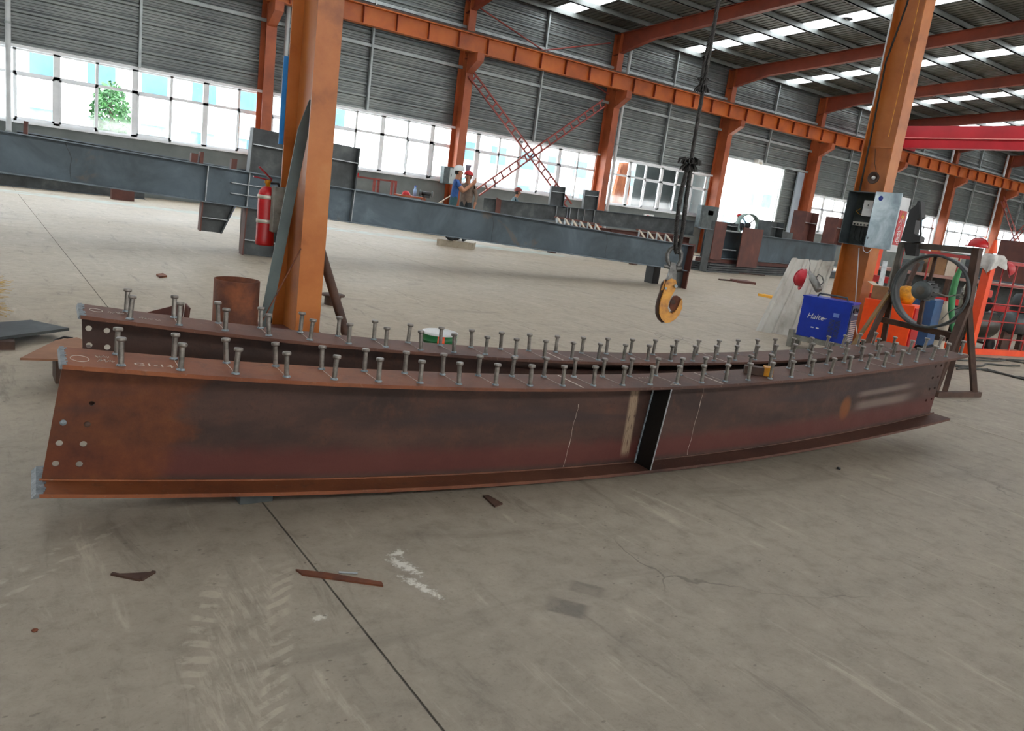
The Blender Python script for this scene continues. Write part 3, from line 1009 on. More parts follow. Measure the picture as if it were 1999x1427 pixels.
scribble(gpt, gn, 0.385, 0.03, 0.05, 0.04, 0.273, 6.07, 5, 2)
scribble(gpt, gn, 3.08, 0.05, 0.08, 0.03, 0.273, 6.07, 6, 3)
scribble(gpt, gn, 3.18, -0.1, 0.07, 0.025, 0.273, 6.07, 6, 4)
scribble(bpt, gb, 0.5, 0.02, 0.07, 0.05, 0.392, 6.29, 6, 5)
scribble(bpt, gb, 0.62, -0.02, 0.09, 0.05, 0.392, 6.29, 7, 6)
scribble(bpt, gb, 2.95, -0.1, 0.08, 0.02, 0.392, 6.29, 6, 7)
ring_chalk(bpt, gb, 0.455, 0.02, 0.025, 0.035, 0.392, 6.29)
# broad chalk strokes across both flanges
for (pt_, par, x, xt0, xt1) in ((gpt, gn, 2.56, 0.273, 6.07), (gpt, gn, 3.56, 0.273, 6.07), (gpt, gn, 5.28, 0.273, 6.07), (bpt, gb, 2.86, 0.392, 6.29), (bpt, gb, 4.2, 0.392, 6.29)):
    u = (x - xt0) / (xt1 - xt0)
    a, b = pt_(u, 1, -0.125, 0.0008), pt_(u + 0.002, 1, 0.12, 0.0008)
    MB().bar(a, b, 0.008, 0.0012).build('chalk_stroke', 'chalk', par)
# butt-joint lines on the web
for (x, z0, z1) in ((2.60, 0.75, 0.05), (3.50, 0.93, 0.05)):
    u = (x - 0.205) / 5.83
    pts = [gpt(u + random.uniform(-0.0008, 0.0008), z0 + (z1 - z0) * i / 14, -0.0065) for i in range(15)]
    MB().tube(pts, [random.choice((0.0008, 0.001, 0.003)) for _ in pts], 5).build('joint_line', 'chalk', gn)

# blocks that carry the lifted girders
def block(label, x, pt_, u, off, w, d):
    p = pt_(u, 0, off)
    h = p.z - 0.002
    o = MB().box((p.x - w / 2, p.y - d / 2, 0), (p.x + w / 2, p.y + d / 2, h), bev=0.003).build('steel_packer', 'steel_dark', base=(p.x, p.y, 0))
    return tag(o, label, 'packing block')
block('flat grey steel packer under the left part of the nearer curved girder', 0, gpt, 0.135, 0.03, 0.14, 0.1)
# ------------------------------------------------------------------ near columns and what stands by them
def near_column(label, x0, x1, y0, y1, ztop):
    t = thing('crane_column', label, 'column', ((x0 + x1) / 2, (y0 + y1) / 2, 0), 'near orange columns')
    hcol(t, x0, x1, y0, y1, 0.0, ztop, 'orange', 0.016, 0.012)
    MB().box((x0 - 0.12, y0 - 0.1, 0), (x1 + 0.12, y1 + 0.1, 0.03)).build('base_plate', 'primer', t)
    for dx in (-0.08, 0.08):
        for yy in (y0 - 0.06, y1 + 0.06):
            MB().cyl(((x0 + x1) / 2 + dx, yy, 0.03), ((x0 + x1) / 2 + dx, yy, 0.075), 0.016, 6).build('anchor_bolt', 'rust_dark', t)
    return t
lc = near_column('tall orange steel column with the fire extinguisher, left of centre', 2.234, 2.442, 6.2, 6.81, 9.7)
rc = near_column('tall orange steel column carrying the open meter box, at right', 10.452, 10.684, 6.2, 6.655, 9.7)
MB().box((10.460, 6.217, 2.75), (10.5, 6.6, 2.765)).build('cross_plate', 'orange', rc)

# fire extinguisher and weathered grey box on the left column
M['chrome'] = pm('pale_metal_band', [(0.3, '#b9b4a4'), (0.7, '#dcd8ca')], 8, 3, 0.35, 0.4)
cx_, cy_ = 2.115, 6.78
t = thing('fire_extinguisher', 'red fire extinguisher strapped to the near left column', 'extinguisher', (cx_, cy_, 0.75))
MB().lathe([(0.0, 0.735), (0.075, 0.735), (0.079, 0.75), (0.079, 0.79), (0.076, 0.80), (0.076, 1.16), (0.068, 1.195), (0.045, 1.225), (0.025, 1.235), (0.0, 1.235)], 20, (cx_, cy_, 0)).build('cylinder', 'red', t)
MB().lathe([(0.02, 1.23), (0.02, 1.26), (0.028, 1.262), (0.028, 1.285), (0.012, 1.29)], 12, (cx_, cy_, 0)).build('valve', 'yellow', t)
MB().bar((cx_ + 0.03, cy_, 1.285), (cx_ - 0.13, cy_ - 0.02, 1.305), 0.022, 0.012).bar((cx_ + 0.03, cy_, 1.295), (cx_ - 0.09, cy_ - 0.02, 1.39), 0.022, 0.012).build('lever', pm('dark_red_lever', [(0.3, '#7c1420'), (0.7, '#9c2030')], 5, 3, 0.4), t)
for z in (0.925, 1.13):
    MB().lathe([(0.078, z), (0.081, z + 0.002), (0.081, z + 0.03), (0.078, z + 0.032)], 20, (cx_, cy_, 0)).build('strap', 'chrome', t)
MB().tube([(cx_ + 0.02, cy_ - 0.02, 1.265), (cx_ + 0.07, cy_ - 0.05, 1.27), (cx_ + 0.10, cy_ - 0.06, 1.2), (cx_ + 0.095, cy_ - 0.06, 1.0)], 0.011, 8).build('hose', 'rubber', t)
M['oldgrey'] = pm('weathered_grey_paint', [(0.3, '#3c3b36'), (0.42, '#77766e'), (0.6, '#8b8a82'), (0.8, '#97968e')], 9, 6, 0.7)
o = tag(MB().box((2.12, 6.60, 0.865), (2.226, 6.69, 1.245), bev=0.006).build('junction_box', 'oldgrey', base=(2.17, 6.64, 0.865)), 'weathered grey box beside the fire extinguisher', 'box')
# leaning bar, rod, blue plate edge, strut
M['greyteal'] = pm('grey_green_paint', [(0.3, '#4d5a5a'), (0.6, '#5b6968'), (0.8, '#6a7776')], 4, 5, 0.5)
a, b = Vector((2.028, 6.40, 0.0)), Vector((2.29, 6.40, 1.97))
d = (b - a).normalized()
w = Vector((d.z, 0, -d.x))
o = tag(MB().prism([a - w * 0.045, a + w * 0.045 + d * 0.03, b + w * 0.045, b - w * 0.0, b - w * 0.045 - d * 0.25], (0, 0.012, 0)).build('flat_bar', 'greyteal', base=(2.03, 6.4, 0)), 'grey-green flat bar leaning into the near left column', 'steel bar')
o = tag(MB().tube([(1.80, 6.0, 0.01), (2.23, 6.188, 0.785)], 0.006, 6).build('rusty_rod', 'rust', base=(1.8, 6.08, 0)), 'thin rusty rod leaning on the near left column', 'rod')
p0, p1 = ony(564, 112, 6.83), ony(553, 280, 6.83)
o = tag(MB().box((2.2, 6.826, 1.6), (2.262, 6.834, 2.32)).build('blue_plate', pm('blue_sign', [(0.3, '#1779c4'), (0.7, '#2590dc')], 4, 3, 0.4), base=(2.2, 6.83, 1.6)), 'blue plate edge sticking out behind the near left column', 'sign')
o = MB()
pa, pb = Vector((2.735, 6.27, 0.02)), Vector((2.55, 6.86, 0.99))
dd = (pb - pa).normalized()
o.tube([pa, pb], 0.041, 16).tube([pa - dd * 0.001, pa + dd * 0.002], 0.03, 12)
o = tag(o.build('steel_pipe', 'rust_dark', base=(2.73, 6.27, 0)), 'dark rusty pipe leaning behind the near left column', 'pipe')
# pipe offcut standing upright
m = MB()
m.lathe([(0.173, 0.0), (0.173, 0.502), (0.161, 0.502), (0.161, 0.0), (0.173, 0.0)], 40, (1.745, 6.22, 0))
o = tag(m.build('pipe_offcut', 'rust', base=(1.745, 6.22, 0)), 'short rusty pipe section standing upright left of the near column', 'pipe')
# pipe flange lying farther back
t = thing('pipe_flange', 'dark pipe stub with a round flange on the floor behind the near left column', 'flange', (3.32, 8.1, 0))
MB().lathe([(0.09, 0), (0.09, 0.10)], 20, (3.32, 8.1, 0)).build('stub', 'rust_dark', t)
MB().lathe([(0.03, 0.10), (0.13, 0.10), (0.13, 0.118), (0.03, 0.118)], 24, (3.32, 8.1, 0)).build('disc', 'rust_dark', t)
# angle offcut behind the farther girder
m = MB()
m.prism([(1.27, 7.33, 0.0), (1.56, 7.18, 0.0), (1.58, 7.06, 0.0), (1.32, 7.2, 0.0)], (0, 0, 0.012))
m.prism([(1.565, 7.18, 0.0), (1.575, 7.06, 0.0), (1.585, 7.06, 0.11), (1.575, 7.18, 0.13)], (0.01, 0, 0))
m.prism([(1.27, 7.34, 0.0), (1.56, 7.19, 0.0), (1.57, 7.19, 0.13), (1.33, 7.31, 0.03)], (0.004, 0.01, 0))
tag(m.build('angle_offcut', 'primer', base=(1.4, 7.2, 0)), 'brown steel angle offcut behind the farther girder', 'steel scrap')

# paint bucket
def bucket():
    p = ond(859, 648, 6.1)
    x, y, zt = p.x, p.y, 0.31
    t = thing('paint_bucket', 'green and orange paint bucket with white lid behind the girders', 'bucket', (x, y, 0))
    nt = NT('bucket_print')
    X, Y, Z = nt.xyz()
    ang = nt.math('ARCTAN2', nt.math('SUBTRACT', Y, y), nt.math('SUBTRACT', X, x))
    s = nt.math('MULTIPLY', nt.step(ang, -2.20, -2.19), nt.math('SUBTRACT', 1.0, nt.step(ang, -1.78, -1.77)))
    nt.fin(nt.mix(s, '#0c6b34', '#f0551c'), 0.35)
    M['bucket'] = nt.m
    MB().lathe([(0.0, 0.0), (0.125, 0.0), (0.136, zt - 0.07)], 32, (x, y, 0)).lathe([(0.136, zt - 0.07), (0.14, zt - 0.068), (0.14, zt - 0.062), (0.136, zt - 0.06), (0.138, zt - 0.012)], 32, (x, y, 0)).build('body', 'bucket', t)
    MB().lathe([(0.142, zt - 0.015), (0.142, zt), (0.134, zt + 0.003), (0.131, zt - 0.004), (0.0, zt - 0.004)], 32, (x, y, 0)).build('lid', 'white', t)
    for txt, an in (('R A', -2.42), ('L', -2.02)):
        d = Vector((math.cos(an), math.sin(an), 0))
        o = Vector((x, y, zt - 0.1)) + d * 0.1372
        text_obj('print', txt, 0.045, frame(o, Vector((-d.y, d.x, 0)), (0, 0, 1)), 'white', t, 0.0004)
    MB().tube([Vector((x, y, 0)) + Vector((math.cos(q) * 0.141, math.sin(q) * 0.141, zt - 0.05 - 0.07 * math.sin((q + PI * 1.15)))) for q in [(-PI * 1.15 + i * PI / 12) for i in range(13)]], 0.0025, 6).build('bail_handle', 'galv', t)
bucket()

# small worn box lying on the near girder
u = (4.0 - 0.273) / 5.797
p = gpt(u, 1, 0.01, 0.0)
Mx = frame(p, (0.72, -0.69, 0.03), (0.69, 0.72, 0))
t = thing('tool_block', 'small worn yellow and brown block lying between the studs', 'tool', p)
MB(Mx).box((-0.085, -0.03, 0.001), (0.03, 0.03, 0.05), bev=0.003).build('body', 'rust_dark', t)
MB(Mx).box((0.03, -0.034, 0.001), (0.085, 0.034, 0.058), bev=0.004).build('cap', 'yellow', t)
MB(Mx).box((0.085, -0.024, 0.01), (0.087, 0.024, 0.05)).build('end_face', 'rust_dark', t)

# ------------------------------------------------------------------ sling and hook
M['rope'] = pm('oily_wire_rope', [(0.3, '#1d1c1b'), (0.55, '#3a3836'), (0.8, '#6b6966')], 40, 5, 0.45, 0.4)
M['shackle'] = pm('worn_steel_shackle', [(0.3, '#3b3a38'), (0.55, '#5e5d5a'), (0.8, '#8a8985')], 20, 5, 0.4, 0.6)
HD = 5.6
def sl(px, py):
    return ond(px, py, HD)
def twisted(m, pts, R, strands=6, pitch=0.09, mi=0):
    """wire rope: strands wound round a path"""
    P = [Vector(p) for p in pts]
    fine = []
    for a, b in zip(P, P[1:]):
        k = max(2, int((b - a).length / (pitch / 8)))
        fine += [a.lerp(b, i / k) for i in range(k)]
    fine.append(P[-1])
    acc = [0]
    for a, b in zip(fine, fine[1:]):
        acc.append(acc[-1] + (b - a).length)
    ref = Vector((0.6, -0.8, 0))
    for s in range(strands):
        out = []
        for i, p in enumerate(fine):
            d = (fine[min(i + 1, len(fine) - 1)] - fine[max(i - 1, 0)]).normalized()
            u = (ref - d * ref.dot(d)).normalized()
            w = d.cross(u)
            an = 2 * PI * (acc[i] / pitch + s / strands)
            out.append(p + (u * math.cos(an) + w * math.sin(an)) * R * 0.62)
        m.tube(out, R * 0.42, 5, mi)
def frays(m, c, n, ln, down=0.0):
    for i in range(n):
        an = random.uniform(0, 2 * PI)
        d = Vector((math.cos(an), math.sin(an), 0))
        k = random.uniform(0.6, 1.2) * ln
        m.tube([c + d * 0.008, c + d * k * 0.5 + Vector((0, 0, k * 0.5)), c + d * k * 0.95 + Vector((0, 0, k * 0.35 + down)), c + d * k * 1.05 + Vector((0, 0, -k * 0.05 + down))], [0.006, 0.006, 0.005, 0.003], 4)
top = sl(1402, 0)
base = sl(1318, 492)
t = thing('wire_rope_sling', 'frayed steel wire rope sling hanging from above', 'sling', base)
ax = Vector((base.x, base.y, 0))
zs = lambda py: sl(1402 + (1318 - 1402) * py / 492.0, py).z
def v(z, dx=0.0):
    return Vector((base.x + dx * _rt.x, base.y + dx * _rt.y, z))
m = MB(); twisted(m, [v(9.2), v(zs(330))], 0.0145, 6, 0.085); m.build('main_rope', 'rope', t)
m = MB(); twisted(m, [v(zs(90), -0.012), v(zs(130), -0.024), v(zs(190), -0.02)], 0.013, 5, 0.08); m.build('splice_tail', 'rope', t)
m = MB(); frays(m, v(zs(184), -0.008), 34, 0.042, -0.02); frays(m, v(zs(170), -0.012), 24, 0.035); frays(m, v(zs(130), -0.026), 14, 0.025); m.build('frayed_ends', 'rope', t)
m = MB(); frays(m, v(zs(322), -0.004), 60, 0.07); frays(m, v(zs(330), -0.004), 40, 0.05, -0.02); m.build('frayed_tuft', 'rope', t)
m = MB(); twisted(m, [v(zs(312), 0.004), v(zs(345), -0.022), v(zs(380), -0.032), v(zs(440), -0.024), v(zs(486), -0.004), v(zs(494), 0.014)], 0.0165, 6, 0.1); m.build('left_leg', 'rope', t)
m = MB(); twisted(m, [v(zs(312), -0.004), v(zs(350), 0.010), v(zs(390), 0.014), v(zs(440), 0.026), v(zs(484), 0.024), v(zs(494), 0.014)], 0.0165, 6, 0.1); m.build('right_leg', 'rope', t)
# shackle, plate and hook
hk = sl(1306, 585)
def h(px, py, off=0.0):
    """point on the hook's own plane, which faces the floor in front of the girders"""
    q = sl(px, py)
    return q + Vector((_fw.x, _fw.y, 0)).normalized() * off
t = thing('lifting_hook', 'yellow lifting hook with worn paint hanging from the wire rope sling', 'hook', sl(1300, 630))
arc = [h(*p) for p in ((1308, 519), (1303, 508), (1303, 496), (1308, 487), (1317, 482), (1326, 486), (1330, 496), (1329, 508), (1323, 520))]
MB().tube(arc, 0.0155, 10).build('shackle_bow', 'shackle', t)
MB().cyl(h(1296, 519, -0.01), h(1318, 525, 0.0), 0.013, 10).cyl(h(1318, 525, 0), h(1329, 524, 0.01), 0.027, 12).build('shackle_pin', 'shackle', t)
def plate(pxs, off0, off1):
    m = MB()
    q = [h(x, y, off0) for x, y in pxs]
    dv = h(1300, 560, off1) - h(1300, 560, off0)
    m.prism(q, dv)
    return m
plate([(1309, 512), (1318, 513), (1320, 530), (1319, 548), (1313, 562), (1304, 561), (1301, 545), (1306, 530)], -0.02, 0.02).build('link_plate', 'shackle', t)
outer = [(1298, 552), (1303, 546), (1310, 543), (1318, 546), (1320, 554), (1316, 566), (1309, 578), (1304, 590), (1302, 600), (1305, 608), (1311, 611), (1317, 607), (1322, 598), (1326, 588), (1329, 582), (1331, 588), (1330, 600), (1325, 612), (1317, 622), (1307, 628), (1297, 629), (1290, 622), (1286, 612), (1286, 598), (1289, 584), (1294, 570)]
plate(outer, -0.034, 0.0).build('hook_cheek', 'yellow', t)
plate([(x - 6, y + 1) for x, y in outer], 0.0, 0.03).build('hook_body', 'rust_dark', t)
plate([(1310, 606), (1306, 598), (1309, 586), (1315, 578), (1322, 577), (1328, 581), (1329, 586), (1324, 598), (1317, 606)], -0.012, 0.016).build('hook_throat', 'rust', t)
MB().cyl(h(1313, 589, -0.022), h(1313, 589, 0.02), 0.018, 14).build('latch_roller', 'rust_dark', t)
MB().cyl(h(1317, 557, -0.06), h(1317, 557, 0.03), 0.013, 6).cyl(h(1298, 562, -0.05), h(1298, 562, 0.03), 0.009, 6).build('bolt', 'steel_edge', t)
plate([(1290, 566), (1297, 546), (1299, 548), (1294, 566)], -0.01, 0.02).build('guard_tab', 'yellow', t)

# ------------------------------------------------------------------ the meter box and sign on the right column
M['boxgrey'] = pm('grey_steel_box', [(0.3, '#3d4446'), (0.6, '#515a5c'), (0.8, '#646d6e')], 6, 5, 0.5, 0.2)
M['boxin'] = pm('dark_box_interior', [(0.3, '#2f3534'), (0.7, '#4a5150')], 6, 4, 0.6)
M['door'] = pm('galvanised_door', [(0.25, '#6f7d84'), (0.45, '#93a3ab'), (0.6, '#b4c2c8'), (0.8, '#d3dde0')], 3.2, 5, 0.3, 0.55, dist=0.5)
bx0, bx1, by0, by1, bz0, bz1 = 10.20, 10.44, 6.15, 6.56, 1.39, 2.125
t = thing('meter_box', 'open grey electricity meter box on the near right column', 'meter box', (10.4, 6.35, bz0))
MB().box((bx1 - 0.012, by0, bz0), (bx1, by1, bz1)).build('back_panel', 'boxin', t)
for nm, a, b in (('side_panel', (bx0, by0, bz0), (bx1, by0 + 0.01, bz1)), ('side_panel', (bx0, by1 - 0.01, bz0), (bx1, by1, bz1)), ('top_panel', (bx0, by0, bz1 - 0.01), (bx1, by1, bz1)), ('bottom_panel', (bx0, by0, bz0), (bx1, by1, bz0 + 0.01))):
    MB().box(a, b).build(nm, 'boxgrey', t)
Md = frame((bx0 - 0.004, by0, bz0), (-0.05, -1, 0), (0, 0, 1))
dr = MB(Md).box((0, -0.01, 0), (0.385, bz1 - bz0 + 0.01, -0.018), bev=0.004).build('door', 'door', t)
MB(Md).box((0.02, 0.1, -0.024), (0.035, 0.13, -0.0)).build('latch', 'black', dr)
MB(Md).lathe([(0.028, 0), (0.034, 0.0), (0.034, 0.002), (0.028, 0.002), (0.028, 0)], 16, (0.09, 0.66, 0.0), (0, 0, 1)).build('round_mark', 'blue', dr)
mt = MB().box((10.34, 6.235, 1.80), (10.43, 6.385, 2.02), bev=0.008).build('meter', 'white', t)
MB().box((10.335, 6.305, 1.94), (10.342, 6.315, 1.965)).build('display_slot', 'black', mt)
MB().box((10.36, 6.235, 1.785), (10.43, 6.385, 1.80)).build('terminal_cover', 'black', mt)
br = MB().box((10.36, 6.18, 1.66), (10.43, 6.50, 1.715), bev=0.004).build('breaker_strip', pm('cream_plastic', [(0.3, '#b2b0a4'), (0.7, '#c9c7bb')], 6, 3, 0.5), t)
for k in range(6):
    MB().box((10.35, 6.205 + k * 0.05, 1.668), (10.362, 6.225 + k * 0.05, 1.69)).build('toggle', 'black', br)
for k in range(7):
    y = 6.2 + 0.045 * k
    MB().tube([(10.41, y, 1.66), (10.40, y + random.uniform(-0.02, 0.02), 1.55), (10.41, y + random.uniform(-0.05, 0.05), 1.46), (10.42, 6.3, 1.405)], 0.004, 5).build('wire', ['black', 'rubber', 'boxin'][k % 3], t)
MB().tube([(10.40, 6.45, 1.9), (10.37, 6.49, 1.86), (10.38, 6.44, 1.82), (10.40, 6.40, 1.83)], 0.005, 5).build('wire', 'yellow', t)
MB().tube([(10.25, 6.2, 1.39), (10.2, 6.15, 1.33), (10.22, 6.1, 1.3), (10.3, 6.09, 1.36)], 0.005, 5).build('wire', 'white', t)
# cables on the face of the column
cb = tag(MB().tube([(10.44, 6.55, 2.13), (10.44, 6.56, 3.0), (10.44, 6.58, 3.9), (10.44, 6.46, 4.6), (10.44, 6.40, 5.4), (10.44, 6.33, 6.4)], 0.014, 6).build('power_cable', 'rubber', base=(10.44, 6.55, 2.13)), 'black power cable running up the near right column', 'cable')
cb = tag(MB().tube([(10.44, 6.30, 2.9), (10.44, 6.29, 4.4), (10.44, 6.31, 6.5)], 0.005, 5).build('hanging_cord', 'yellow', base=(10.44, 6.3, 2.9)), 'thin yellow cord hanging down the near right column', 'cord')
cb = tag(MB().cyl((10.44, 6.635, 3.3), (10.44, 6.635, 6.2), 0.012, 8).build('conduit', 'pipe_white', base=(10.44, 6.6, 3.3)), 'thin white conduit on the edge of the near right column', 'conduit')
q = onx(1709, 348, 10.44)
t = thing('work_lamp', 'round lamp hanging on the near right column above the meter box', 'lamp', q)
MB().lathe([(0.04, 0.0), (0.075, 0.03), (0.085, 0.06), (0.078, 0.065), (0.03, 0.02)], 20, q, (-1, 0, 0)).build('reflector', 'rust_dark', t)
MB().ball(q + Vector((-0.05, 0, 0)), 0.028, 10).build('bulb', 'white', t)
MB().tube([q + Vector((0, 0, 0.07)), q + Vector((0.0, 0.06, 0.2)), q + Vector((0, 0.1, 0.4))], 0.004, 5).build('hanger', 'rubber', t)
cb = tag(MB().tube([onx(1677, 484, 10.38), onx(1672, 560, 10.36), onx(1668, 620, 10.2), onx(1676, 668, 9.9)], 0.008, 6).build('white_rope', 'pipe_white', base=onx(1677, 484, 10.38)), 'white rope hanging from the meter box to the welder', 'rope')
# warning sign on a pale board
t = thing('warning_sign', 'narrow red sign with white characters and a yellow triangle', 'sign', (10.83, 6.08, 1.45))
sx0, sx1, sz0, sz1 = 10.80, 10.985, 1.46, 1.945
MB().box((10.70, 6.1, 1.36), (11.02, 6.112, 2.13)).build('board', 'pipe_white', t)
MB().box((sx0, 6.092, sz0), (sx1, 6.099, sz1)).build('panel', 'red', t)
F = lambda x, z: frame((x, 6.090, z), (1, 0, 0), (0, 0, 1))
xm = (sx0 + sx1) / 2
MB(F(xm, 1.885)).prism([(-0.055, -0.045, 0), (0.055, -0.045, 0), (0, 0.045, 0)], (0, 0, 0.002)).build('triangle', 'yellow', t)
text_obj('mark', '!', 0.07, F(xm, 1.875) @ Matrix.Translation((0, 0, 0.0025)), 'black', t)
for k_, ch in enumerate('小心有电'):
    text_obj('character', ch, 0.115, F(xm, 1.79 - 0.09 * k_), 'white', t)
# black case on the fan side
def black_case():
    f = lambda px, py, X: onx(px, py, X)
    X = 8.28
    t = thing('black_case', 'black plastic case with open handle, standing on the fan frame', 'case', f(1775, 470, X))
    body = [(1758, 470), (1776, 410), (1789, 399), (1791, 392), (1797, 393), (1797, 424), (1788, 430), (1784, 456), (1796, 462), (1795, 472), (1780, 474)]
    q = [f(x, y, X) for x, y in body]
    MB().prism(q, (0.14, 0.02, 0)).build('shell', 'black', t)
    MB().tube([f(1796, 395, X - 0.01), f(1798, 430, X - 0.01), f(1797, 462, X - 0.01)], 0.012, 6).build('handle', 'black', t)
    q = [f(x, y, X) for x, y in ((1764, 474), (1790, 476), (1786, 500), (1768, 498))]
    MB().prism(q, (0.12, 0.02, 0)).build('base', 'rubber', t)
black_case()

# ------------------------------------------------------------------ welder, sheet, helmet by the right column
M['sheet'] = pm('dirty_white_sheet', [(0.22, '#6c5c4a'), (0.36, '#a5a196'), (0.5, '#c3c1b8'), (0.8, '#d2d1ca')], 2.6, 6, 0.55, stretch=(1, 1, 0.5))
def leaning_sheet():
    A, B = Vector((9.30, 6.98, 0.0)), Vector((9.86, 6.48, 0.0))     # foot line
    C, D = onx(1546, 504, 9.92), onx(1629, 511, 10.38)              # top line
    prof = [(0, 0), (0.04, 0.028), (0.10, 0.028), (0.14, 0), (0.3, 0), (0.32, 0.026), (0.38, 0.026), (0.40, 0), (0.62, 0), (0.64, 0.03), (0.70, 0.03), (0.72, 0), (0.92, 0), (0.95, 0.026), (1, 0.026)]
    n = (B - A).cross(C - A).normalized()
    if n.y > 0: n = -n
    vs, fs = [], []
    for u, d in prof:
        vs += [A.lerp(B, u) + n * d, C.lerp(D, u) + n * d, A.lerp(B, u) + n * (d - 0.004), C.lerp(D, u) + n * (d - 0.004)]
    for i in range(len(prof) - 1):
        a = 4 * i
        fs += [(a, a + 4, a + 5, a + 1), (a + 2, a + 3, a + 7, a + 6)]
        fs += [(a + 1, a + 5, a + 7, a + 3), (a, a + 2, a + 6, a + 4)]
    o = tag(MB().add(vs, fs).build('ribbed_sheet', 'sheet', base=A), 'dirty white ribbed sheet leaning on the near right column', 'metal sheet')
leaning_sheet()
def helmet(name, label, c, axis, r, mat, brim=None, rest=None):
    """hard hat: dome, brim and ridge; axis points from the opening to the crown"""
    t = thing(name, label, 'helmet', rest if rest is not None else c)
    ax = Vector(axis).normalized()
    f = ax.orthogonal().normalized() if brim is None else (Vector(brim) - ax * Vector(brim).dot(ax)).normalized()
    s = ax.cross(f)
    n, k = 20, 8
    vs, fs = [], []
    for i in range(k + 1):
        th = PI / 2 * i / k
        for j in range(n):
            a = 2 * PI * j / n
            rr = r * math.cos(th) if i < k else 0.0005
            vs.append(c + (f * math.cos(a) * 1.12 + s * math.sin(a)) * rr + ax * r * 0.98 * math.sin(th))
    for i in range(k):
        for j in range(n):
            fs.append((i * n + j, i * n + (j + 1) % n, (i + 1) * n + (j + 1) % n, (i + 1) * n + j))
    MB().add(vs, fs, 0, True).build('dome', mat, t)
    vs, fs = [], []
    for j in range(n):
        a = 2 * PI * j / n
        e = 1.05 + 0.32 * max(0, math.cos(a)) ** 3
        for rr, hh in ((r * 0.97, 0.006), (r * e, 0.0), (r * e, -0.006), (r * 0.95, -0.004)):
            vs.append(c + (f * math.cos(a) * 1.12 + s * math.sin(a)) * rr + ax * hh)
    for j in range(n):
        for q in range(4):
            fs.append((j * 4 + q, ((j + 1) % n) * 4 + q, ((j + 1) % n) * 4 + (q + 1) % 4, j * 4 + (q + 1) % 4))
    MB().add(vs, fs, 0, True).build('brim', mat, t)
    rp = [c + f * math.cos(a) * r * 1.12 + ax * (r * math.sin(a) + 0.002) for a in [PI * (0.12 + 0.76 * i / 12) for i in range(13)]]
    MB().tube(rp, r * 0.07, 6).build('ridge', mat, t)
    return t
hc = onx(1567, 543, 9.60)
helmet('hard_hat', 'red hard hat hanging on the dirty white sheet', hc, (-0.75, 0.6, 0.12), 0.115, pm('red_hat_sheet', [(0.3, '#b51f2f'), (0.7, '#cf2c3c')], 6, 3, 0.35), (0.1, 0.1, -1), None)
a, b = onx(1580, 531, 9.42), onx(1599, 567, 9.40)
t = thing('steel_flask', 'grey steel flask with a ring handle hanging beside the red hard hat', 'flask', b)
ax = (a - b).normalized()
ln = (a - b).length
MB().lathe([(0.0, 0), (0.046, 0.0), (0.05, 0.01), (0.05, ln * 0.66), (0.036, ln * 0.76), (0.028, ln * 0.8), (0.028, ln * 1.0), (0.02, ln * 1.02), (0, ln * 1.02)], 16, b, ax).build('body', pm('brushed_steel', [(0.3, '#6b6a66'), (0.6, '#8c8b86'), (0.8, '#bdbcb8')], 10, 4, 0.3, 0.7), t)
sd = Vector((0.3, -0.9, 0.2))
sd = (sd - ax * sd.dot(ax)).normalized()
MB().tube([b + ax * ln * 0.6 + sd * 0.045, b + ax * ln * 0.68 + sd * 0.09, b + ax * ln * 0.5 + sd * 0.115, b + ax * ln * 0.25 + sd * 0.1, b + ax * ln * 0.2 + sd * 0.05], 0.008, 6).build('handle', 'shackle', t)
MB().tube([a, a + Vector((0.05, 0.05, 0.12)), onx(1580, 505, 9.95)], 0.004, 5).build('hanger', 'rubber', t)

